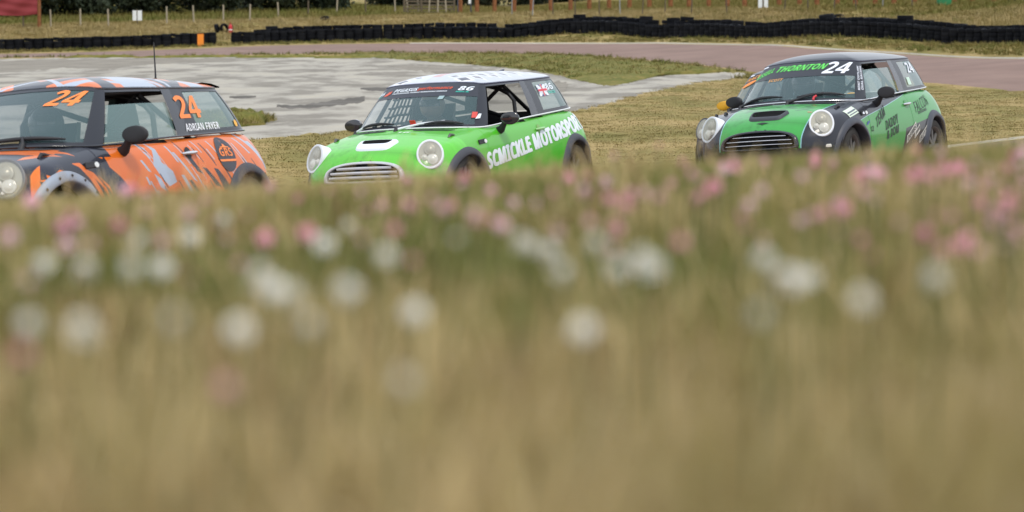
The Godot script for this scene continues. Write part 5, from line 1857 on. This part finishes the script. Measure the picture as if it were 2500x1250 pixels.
	part("tow_tag", done(Shape.new().box(g3(0.35, 0.075, 0.035), Vector3(0, 0, 0.03), Vector3(0.01, 0.022, 0), Vector3(0.008, 0, 0), 0.3)), ink(Color8(214, 56, 40)), root)
	part("roof_fin", done(Shape.new().box(c3(-2.35, 1.395, 0.0), c3(0.085, -0.012, 0), c3(-0.03, 0.035, 0), c3(0, 0, 0.018), 0.5)), mat(Color8(60, 64, 84), 0.4), root)
	# window net in the far door
	var net := Shape.new()
	for i in 7:
		var pts := []
		for k in 7:
			pts.append(g3(-lerpf(3.8, 4.9, i / 6.0), lerpf(0.02, 0.95, k / 6.0), -0.03 - 0.02 * sin(k * 0.5)))
		net.tube(pts, 0.011, 5)
	for k in 5:
		var pts := []
		for i in 13:
			pts.append(g3(-lerpf(3.76, 4.95, i / 12.0), lerpf(0.06, 0.92, k / 4.0), -0.03 - 0.012 * sin(i * 0.9)))
		net.tube(pts, 0.012, 5)
	part("window_net", done(net), M.cage, root)
	place_driver(tr, "driver in brownish overalls and tan helmet inside the lime green car", Color8(122, 104, 88), Color8(176, 152, 128))

func black_car() -> void:
	var grn := Color8(66, 168, 74); var blk := Color8(42, 44, 53); var dk := Color8(36, 38, 44)
	var side := canvas(1536, 384, blk)
	fill_poly(side, side_px([[-0.14, 0.685], [-0.42, 0.735], [-0.92, 0.805], [-1.32, 0.865], [-1.78, 0.93], [-2.2, 0.99], [-2.6, 1.06], [-3.15, 1.08], [-3.15, 0.15], [-0.14, 0.15]]), grn)
	fill_poly(side, side_px([[-0.14, 0.685], [-0.42, 0.735], [-0.92, 0.805], [-1.32, 0.865], [-1.78, 0.93], [-1.78, 0.925], [-1.32, 0.858], [-0.92, 0.797], [-0.42, 0.727], [-0.14, 0.677]]), Color8(150, 196, 206))
	fill_poly(side, side_px([[-1.49, 0.555], [-2.2, 0.64], [-2.3, 0.60], [-2.2, 0.15], [-1.34, 0.15]]), dk)
	var hood := canvas(640, 512, blk)
	var edge := [[0.75, -0.44], [0.57, -0.47], [0.42, -0.475], [0.25, -0.49], [0.05, -0.52], [-0.12, -0.53], [-0.16, -0.30], [-0.09, -0.08], [-0.08, 0.2], [-0.10, 0.42], [-0.16, 0.57], [-0.06, 0.555], [0.12, 0.525], [0.29, 0.505], [0.48, 0.49], [0.57, 0.475], [0.75, 0.44]]
	fill_poly(hood, bonnet_px(edge), Color8(150, 204, 214))
	var inn := []
	for p in edge:
		inn.append([p[0] + 0.004, p[1] * 0.975])
	fill_poly(hood, bonnet_px(inn), grn)
	for k in 44:
		var x := rng.randf_range(-0.06, 0.20); var l := rng.randf_range(-0.46, 0.34)
		fill_poly(hood, bonnet_px([[x, l], [x + 0.014, l + 0.05], [x + 0.002, l + 0.12], [x - 0.006, l + 0.05]]), Color8(40, 96, 52))
	var roof := canvas(860, 520, blk)
	var cfg := base_cfg()
	cfg.side = paint(side); cfg.bonnet = paint(hood); cfg.roof = paint(roof, 0.3)
	cfg.gutter = mat(Color8(36, 36, 60), 0.4)
	cfg.left_glass = 0.77
	cfg.visor = 0.60
	cfg.grille_frame = M.black_gloss
	cfg.slat = 0.006; cfg.slat_mat = M.chrome
	cfg.arch_front = mat(Color8(62, 65, 74), 0.5); cfg.arch_rear = cfg.arch_front
	cfg.scoop = M.grey_plastic
	cfg.mirror = M.black_plastic
	cfg.cup = paint_plain(Color8(60, 140, 66), 0.5)
	cfg.wipers = [[-1.9, 0.055, -0.25, 0.10, -2.45, -0.02, 0.045], [0.3, 0.08, 2.2, 0.10, 0.05, -0.03, 0.05]]
	var tr := car_xform(2.9079, -1.5072, -26.0087, 2.0854, 0.0727, -0.0092)
	var root := make_car("race_car", "black and mid green hatchback race car with white ringed headlamps and green screen lettering", tr, cfg)
	var lime := ink(Color8(104, 226, 92)); var w := ink(Color8(226, 230, 240)); var ob := ink(Color8(214, 150, 70)); var b := ink(Color8(32, 38, 36))
	word(root, "THORNTON", 0.57, 0.105, 0.35, on_screen(-0.335, 0.765), lime)
	word(root, "RUSSELL", 0.235, 0.085, 0.2, on_screen(-0.60, 0.61, 0.52), lime)
	word(root, "24", 0.255, 0.215, 0.18, on_screen(0.235, 0.65), w)
	word(root, "SCOTT", 0.17, 0.045, 0.15, on_screen(-0.36, 0.53), ob)
	patch(root, "sticker", [[0, 0], [0.06, 0.006], [0.065, 0.035], [0.005, 0.03]], on_screen(-0.53, 0.93), w)
	word(root, "24", 0.27, 0.13, 0.0, on_glass(-2.20, 0.52), w)
	patch(root, "sticker", [[0, 0], [0.12, 0.0], [0.12, 0.09], [0, 0.09]], on_glass(-2.02, 0.17), ink(Color8(196, 224, 206)))
	# lettering up the pillar
	var up := func(dv: float) -> Callable:
		return func(u: float, v: float) -> Vector3: return g3(2.80 + dv - v * 2.6, 0.24 + u / 0.66, 0.007)
	word(root, "KENT OUTLAW", 0.40, 0.044, 0.2, up.call(0.06), w)
	word(root, "OVAL RACING", 0.40, 0.044, 0.2, up.call(0.23), w)
	# door and quarter
	word(root, "TEAM", 0.33, 0.10, 0.3, on_side(-0.60, 0.585, 0.42), b)
	word(root, "DADDY", 0.40, 0.10, 0.2, on_side(-0.87, 0.555, 0.17), b)
	word(root, "& DOM", 0.36, 0.09, 0.2, on_side(-0.89, 0.455, 0.17), b)
	word(root, "12", 0.09, 0.055, 0.0, on_side(-0.43, 0.555, 0.1), b)
	part("lettering", letters("FALCON", 0.50, 0.115, 0.1, on_side(-1.87, 0.715, 0.16), Vector3(-1.5, 0.8, 0), serif_font), b, root)
	word(root, "DESIGNS", 0.30, 0.03, 0.1, on_side(-1.93, 0.695, 0.12), b)
	patch(root, "blue_mark", [[0, 0], [0.06, 0.02], [0.12, 0.05], [0.05, 0.045], [0.02, 0.03]], on_side(-0.33, 0.625, 0.0), ink(Color8(60, 80, 150)))
	patch(root, "hot_spot", [[0, 0], [0.05, 0.0], [0.055, 0.014], [0.0, 0.014]], on_bonnet(0.26, 0.40), ink(Color8(232, 130, 110)))
	var slab := [[-1.50, 0.385, 0.30, 0.085, "DEBBS"], [-1.74, 0.43, 0.17, 0.075, "JMB"], [-1.90, 0.37, 0.26, 0.08, "BITS"]]
	for s in slab:
		var pl := on_side(s[0], s[1], 0.50)
		patch(root, "placard", [[0, 0], [s[2], 0], [s[2], s[3]], [0, s[3]]], pl, ink(Color8(208, 206, 198)))
		part("lettering", letters(s[4], s[2] * 0.86, s[3] * 0.68, 0.0, on_side(s[0] - s[2] * 0.07, s[1] + s[3] * 0.16 + s[2] * 0.035, 0.50, 1.0, 0.007), Vector3(-1.5, 0.7, 0)), b, root)
	# pale label on the wing, badge, black and white mark
	patch(root, "label", [[0.02, 0.0], [0.30, 0.045], [0.27, 0.115], [0.0, 0.07]], on_side(0.10, 0.725, 0.0, 1.0, 0.006), ink(Color8(212, 226, 206)))
	patch(root, "label_bar", [[0.03, 0.038], [0.27, 0.078], [0.265, 0.09], [0.025, 0.05]], on_side(0.10, 0.725, 0.0, 1.0, 0.009), ink(Color8(90, 96, 108)))
	patch(root, "label_bar", [[0.04, 0.018], [0.28, 0.058], [0.275, 0.066], [0.035, 0.026]], on_side(0.10, 0.725, 0.0, 1.0, 0.009), ink(Color8(90, 96, 108)))
	patch(root, "badge", [[0.0, 0.0], [0.02, 0.014], [0.075, 0.02], [0.02, 0.03], [-0.02, 0.03], [-0.075, 0.02], [-0.02, 0.014]], on_bonnet(0.535, 0.0, 0.008), b)
	patch(root, "scribble", [[0, 0], [0.05, 0.0], [0.05, 0.03], [0.0, 0.03]], on_side(-0.27, 0.75, 0.0, 1.0, 0.016), w)
	part("tow_hook", done(Shape.new().tube([g3(0.95, 0.0, 0.02), g3(0.95, 0.05, 0.03), g3(1.02, 0.08, 0.03)], 0.014, 7)), ink(Color8(196, 40, 52)), root)
	part("aerial_base", done(Shape.new().tube([c3(-2.30, 1.37, 0.0), c3(-2.32, 1.405, 0.0)], [0.03, 0.016], 8)), M.black_plastic, root)
	part("side_lamp", done(Shape.new().box(c3(0.46, 0.455, 0.66), c3(-0.03, 0, 0.05), c3(0, 0.018, 0), c3(0.02, 0, 0.02), 0.4)), M.lamp_lens, root)
	place_driver(tr, "driver in grey overalls and dark helmet inside the black and green car", Color8(70, 76, 80), Color8(52, 60, 66))

func hidden_car() -> void:
	var blk := Color8(52, 54, 62)
	var cfg := base_cfg()
	cfg.side = paint_plain(blk, 0.35); cfg.bonnet = cfg.side; cfg.roof = cfg.side
	cfg.left_glass = 0.9
	cfg.visor = 0.75
	cfg.mirror = mat(Color8(236, 176, 44), 0.35)
	cfg.lamp_ring = M.grey_plastic
	var tr := car_xform(3.21, -1.66, -30.85, 2.0854, 0.0727, -0.0092)
	var root := make_car("race_car", "dark race car with a yellow door mirror almost hidden behind the black and green one", tr, cfg)
	word(root, "RACE", 0.18, 0.07, 0.2, on_screen(-0.52, 0.78, 0.4), ink(Color8(240, 160, 50)))
	patch(root, "sticker", oval(0.0, 0.0, 0.1, 0.04, 14), on_screen(-0.46, 0.70, 0.6, 0.009), ink(Color8(236, 140, 50)))
	patch(root, "sticker", [[0, 0], [0.06, 0.006], [0.065, 0.035], [0.005, 0.03]], on_screen(-0.50, 0.94, 0.0, 0.009), ink(Color8(230, 232, 240)))

# ============================================================ the meadow before the lens
func stalk_shape(seed_: int, h: float) -> ArrayMesh:
	# a bent dry stalk with a feathery seed head
	var r := RandomNumberGenerator.new(); r.seed = seed_
	var s := Shape.new()
	for i in 3:
		var q := r.randf() * TAU
		var out := Vector3(cos(q), 0, sin(q))
		var hh := h * r.randf_range(0.8, 1.1)
		var root := out * 0.03 * r.randf()
		var pts := [root, root + Vector3(0, hh * 0.5, 0) + out * 0.01, root + Vector3(0, hh * 0.8, 0) + out * 0.012, root + Vector3(0, hh, 0) + out * 0.03]
		s.tube(pts, [0.0006, 0.0005, 0.0005, 0.0004], 4, false)
		s.tube([pts[2], (pts[2] as Vector3).lerp(pts[3], 0.35), (pts[2] as Vector3).lerp(pts[3], 0.8), pts[3] + (pts[3] - pts[2]) * 0.15], [0.0005, 0.0013, 0.0011, 0.0003], 5, false)
	for i in s.v.size():
		s.col.append(Color.WHITE)
	return done(s)

func meadow_tint(p: float) -> Color:
	# fresh green to bleached straw (linear reflectances)
	var a := Color(0.32, 0.36, 0.13); var b := Color(0.58, 0.50, 0.22); var c := Color(0.88, 0.71, 0.43)
	return a.lerp(b, p * 2.0) if p < 0.5 else b.lerp(c, p * 2.0 - 1.0)

func dryness(x: float, d: float) -> float:
	return 0.58 + 0.95 * fn1.get_noise_2d(x * 0.75 + 3.0, d * 0.45) + 0.30 * fn2.get_noise_2d(x * 3.1, d * 3.1) + 0.36 * (1.0 - smooth(0.8, 1.7, Vector2(x * 0.5, d - 0.8).length())) + 0.45 * fn2.get_noise_2d(x * 6.0 + 20.0, d * 2.5) - 0.08 * smooth(2.0, 3.0, d)

func build_meadow() -> void:
	# every blade a curved tapering ribbon of its own, all in one mesh
	var count := 500000
	var v := PackedVector3Array(); v.resize(count * 5)
	var n := PackedVector3Array(); n.resize(count * 5)
	var col := PackedColorArray(); col.resize(count * 5)
	var idx := PackedInt32Array(); idx.resize(count * 9)
	for i in count:
		var d := 0.5 + 5.2 * pow(rng.randf(), 1.15)
		var x := rng.randf_range(-1.0, 1.0) * (0.5 + 0.22 * d)
		if i % 6 == 0:
			# thinner cover to both sides of the picture
			d = rng.randf_range(0.2, 7.0)
			x = (rng.randf_range(0.4, 1.0) + 0.2 * d) * (1.0 if rng.randf() < 0.5 else -1.0) + rng.randfn() * 0.5
		var hh := rng.randf_range(0.135, 0.170) * (1.0 + 0.08 * fn1.get_noise_2d(x * 1.5, d * 1.5 + 9.0))
		var q := rng.randf() * TAU
		var out := Vector3(cos(q), 0, sin(q))
		var ln := rng.randf_range(0.08, 0.75) * hh
		var w := rng.randf_range(0.0006, 0.0013) * (0.6 + 0.4 * smooth(0.8, 2.0, d))
		var sd := Vector3(-sin(q), 0, cos(q)).rotated(Vector3.UP, rng.randfn() * 0.6) * w
		var r := on_ground(x, d)
		var m := r + Vector3(0, hh * 0.58, 0) + out * ln * 0.32
		var t := r + Vector3(0, hh * (1.0 - 0.2 * ln / hh), 0) + out * ln
		var c := meadow_tint(clampf(dryness(x, d) + rng.randfn() * 0.12, 0.0, 1.0))
		if rng.randf() < 0.04 + 0.30 * smooth(0.12, 0.45, fn1.get_noise_2d(x * 2.6 + 70.0, d * 1.1)):
			c = Color(0.58, 0.38, 0.22)
		var k := i * 5
		v[k] = r - sd; v[k + 1] = r + sd; v[k + 2] = m - sd; v[k + 3] = m + sd; v[k + 4] = t
		var nn := (Vector3.UP + out * 0.4).normalized()
		var up_side := (v[k + 1] - v[k]).cross(v[k + 2] - v[k]).dot(nn) > 0.0
		for e in 5:
			n[k + e] = nn; col[k + e] = c
		var f := i * 9
		var o := [0, 2, 1, 1, 2, 3, 2, 4, 3] if up_side else [0, 1, 2, 1, 3, 2, 2, 3, 4]
		for e in 9:
			idx[f + e] = k + o[e]
	var arr := []
	arr.resize(Mesh.ARRAY_MAX)
	arr[Mesh.ARRAY_VERTEX] = v; arr[Mesh.ARRAY_NORMAL] = n; arr[Mesh.ARRAY_COLOR] = col; arr[Mesh.ARRAY_INDEX] = idx
	var am := ArrayMesh.new()
	am.add_surface_from_arrays(Mesh.PRIMITIVE_TRIANGLES, arr)
	var gm := grass_mat()
	gm.backlight = Color(0.9, 0.9, 0.72)
	var g := part("meadow_grass", am, gm, self)
	g.set_meta("kind", "stuff"); g.set_meta("label", "fine dry and green meadow grass of the blurred foreground"); g.set_meta("category", "grass")
	# seed heads standing through it
	var places := []; var tints := PackedColorArray()
	for i in 1100:
		var d := rng.randf_range(0.7, 5.2)
		var x := rng.randf_range(-1.0, 1.0) * (0.5 + 0.22 * d)
		if fn1.get_noise_2d(x * 0.8 + 40.0, d * 0.8) < -0.12:
			continue
		places.append(Transform3D(Basis(Vector3.UP, rng.randf() * TAU).scaled(Vector3(1, rng.randf_range(0.75, 1.05), 1)), on_ground(x, d)))
		tints.append(meadow_tint(rng.randf_range(0.7, 1.0)) if rng.randf() > 0.15 else Color(0.36, 0.22, 0.12))
	var st := scatter("seed_stalks", stalk_shape(71, 0.19), gm, places, tints)
	st.set_meta("kind", "stuff"); st.set_meta("label", "dry seed-headed grass stalks standing in the foreground meadow"); st.set_meta("category", "grass")

func flower_head(petals: int, r: float, seed_: int, ball: bool) -> ArrayMesh:
	var rr := RandomNumberGenerator.new(); rr.seed = seed_
	var s := Shape.new()
	for layer in (4 if ball else 2):
		for i in petals:
			var q := TAU * i / petals + layer * 0.3 + rr.randfn() * 0.06
			var el := (deg_to_rad(-25.0 + layer * 32.0) if ball else deg_to_rad(8.0 + layer * 14.0))
			var out := Vector3(cos(q) * cos(el), sin(el), sin(q) * cos(el))
			var sd := Vector3(-sin(q), 0, cos(q))
			var ln := r * rr.randf_range(0.85, 1.05)
			var w := r * (0.24 if ball else 0.2)
			var a := out * r * 0.15
			var m := out * ln * 0.6 + Vector3(0, 0.06 * r, 0)
			var t := out * ln
			s.quad(a - sd * w * 0.3, m - sd * w, t - sd * w * 0.55, t, Vector3(0, -r * 3.0, 0))
			s.quad(a + sd * w * 0.3, m + sd * w, t + sd * w * 0.55, t, Vector3(0, -r * 3.0, 0))
	return done(s)

func build_flowers() -> void:
	# [picture column, picture row, apparent size] of each bloom in the photograph, turned below into a spot on the meadow
	var white := [[332, 592, 60], [463, 578, 55], [545, 540, 45], [790, 596, 60], [943, 625, 62], [105, 645, 62], [203, 660, 68], [318, 655, 60], [393, 655, 66], [632, 680, 90], [660, 705, 80], [713, 725, 88], [848, 710, 78], [750, 800, 70], [1012, 763, 72], [62, 792, 66], [193, 810, 98], [580, 805, 76], [415, 785, 66], [1275, 596, 66], [1297, 604, 60], [1345, 622, 76], [1458, 600, 66], [1563, 640, 88], [1592, 655, 80], [1370, 668, 74], [1510, 655, 54], [1868, 630, 56], [1915, 680, 82], [1940, 684, 70], [1980, 680, 60], [2290, 680, 76], [2110, 735, 72], [1425, 805, 74], [1860, 770, 60], [850, 555, 42], [1115, 585, 36], [985, 935, 62]]
	var pink := [[305, 470, 46], [318, 462, 36], [75, 490, 40], [150, 560, 58], [185, 550, 50], [172, 528, 36], [290, 553, 54], [20, 578, 52], [160, 600, 46], [460, 520, 36], [395, 590, 40], [660, 455, 36], [725, 487, 36], [645, 582, 56], [1000, 505, 42], [995, 440, 30], [1127, 450, 28], [1080, 512, 42], [1102, 502, 40], [1160, 520, 40], [1225, 550, 46], [1255, 495, 34], [1307, 500, 36], [750, 570, 46], [895, 515, 30], [1427, 470, 40], [1435, 432, 28], [1480, 445, 38], [1390, 435, 30], [1540, 475, 46], [1528, 500, 44], [1575, 474, 34], [1610, 480, 30], [1640, 450, 28], [1500, 380, 22], [1610, 355, 20], [1690, 425, 30], [1745, 455, 48], [1730, 468, 38], [1765, 400, 28], [1795, 408, 32], [1860, 465, 34], [1865, 395, 24], [1990, 400, 32], [2035, 396, 22], [2010, 520, 42], [2060, 510, 46], [2045, 495, 36], [2100, 428, 42], [2145, 424, 42], [2125, 415, 30], [2230, 430, 46], [2240, 370, 30], [2300, 410, 34], [2340, 408, 36], [2320, 422, 30], [2330, 530, 40], [2260, 575, 52], [2350, 600, 48], [2395, 495, 36], [2420, 440, 36], [2460, 410, 32], [2475, 380, 30], [2480, 560, 42], [2200, 545, 34], [1955, 540, 38], [1985, 530, 34], [1830, 500, 30], [1505, 560, 42], [1440, 540, 32], [965, 560, 42], [2365, 450, 32], [1960, 430, 26], [545, 950, 70], [45, 870, 60], [1490, 485, 30], [1080, 410, 26], [2110, 470, 30], [2290, 530, 32], [2440, 520, 34], [2370, 425, 30], [880, 470, 26], [2460, 490, 40], [1350, 470, 26], [1205, 540, 32]]
	# further pink blooms between the ones that stand out, thickest towards the right of the crest
	for i in 70:
		var px := 2500.0 * (1.0 - pow(rng.randf(), 1.7))
		var crest := 465.0 - 0.042 * px
		pink.append([px, crest + 250.0 * pow(rng.randf(), 1.4), rng.randf_range(20.0, 34.0)])
	var heads_w := [flower_head(16, 1.0, 3, true), flower_head(15, 1.0, 4, true)]
	var heads_p := [flower_head(12, 1.0, 5, true), flower_head(11, 1.0, 6, true)]
	var wm := mat(Color8(250, 248, 240), 0.7); wm.backlight_enabled = true; wm.backlight = Color(0.4, 0.4, 0.4)
	var pms := [mat(Color8(250, 204, 214), 0.7), mat(Color8(250, 218, 224), 0.7), mat(Color8(246, 182, 200), 0.7)]
	for p in pms:
		p.backlight_enabled = true; p.backlight = Color(0.4, 0.3, 0.35)
	var stem := mat(lin(0.10, 0.12, 0.035), 0.8)
	var eye := mat(Color8(190, 170, 110), 0.8)
	for which in 2:
		for f in (white if which == 0 else pink):
			# where the sight line meets the top of the grass
			var ry: float = (f[1] - 115.7) / 6000.0
			var rx: float = (f[0] - 1250.0) / 6000.0
			var d := 3.0
			for it in 12:
				var g := on_ground(rx * d, d)
				var top := g.y + (0.218 if which == 0 else 0.202) + 0.012 * sin(f[0] * 0.7)
				d = clampf((CY - top) / ry, 0.6, 4.6)
			var g := on_ground(rx * d, d)
			var h: float = CY - ry * d - g.y
			var size: float = clampf(f[2] * (0.39 if which == 0 else rng.randf_range(0.34, 0.48)) * d / 6000.0, 0.003, 0.014)
			var where := "in the nearer meadow" if d < 2.1 else ("in the middle of the meadow" if d < 3.1 else "along the crest of the meadow")
			var root := thing("white_flower" if which == 0 else "pink_flower", ("round white flower head on a thin stem " if which == 0 else "small mauve-pink flower head on a thin stem ") + where, "flower", g, rng.randf() * TAU, ("white flowers " if which == 0 else "pink flowers ") + where)
			part("stem", done(Shape.new().tube([Vector3(0, -0.02, 0), Vector3(0.006, h * 0.5, 0.004), Vector3(0, h, 0)], [0.0014, 0.0012, 0.001], 5)), stem, root)
			var hd := part("flower_head", (heads_w if which == 0 else heads_p)[rng.randi() % 2], wm if which == 0 else pms[rng.randi() % 3], root)
			hd.scale = Vector3.ONE * size
			hd.position = Vector3(0, h, 0)
			hd.rotation = Vector3(rng.randf_range(0.1, 0.7), 0, rng.randf_range(-0.3, 0.3))
			if which == 0:
				part("flower_eye", done(Shape.new().lathe(Vector3.ZERO, Vector3.UP, Vector3.BACK, [Vector2(0.24, 0.02), Vector2(0.2, 0.14), Vector2(0.0, 0.2)], 1.0, 1.0, 8)), eye, hd)
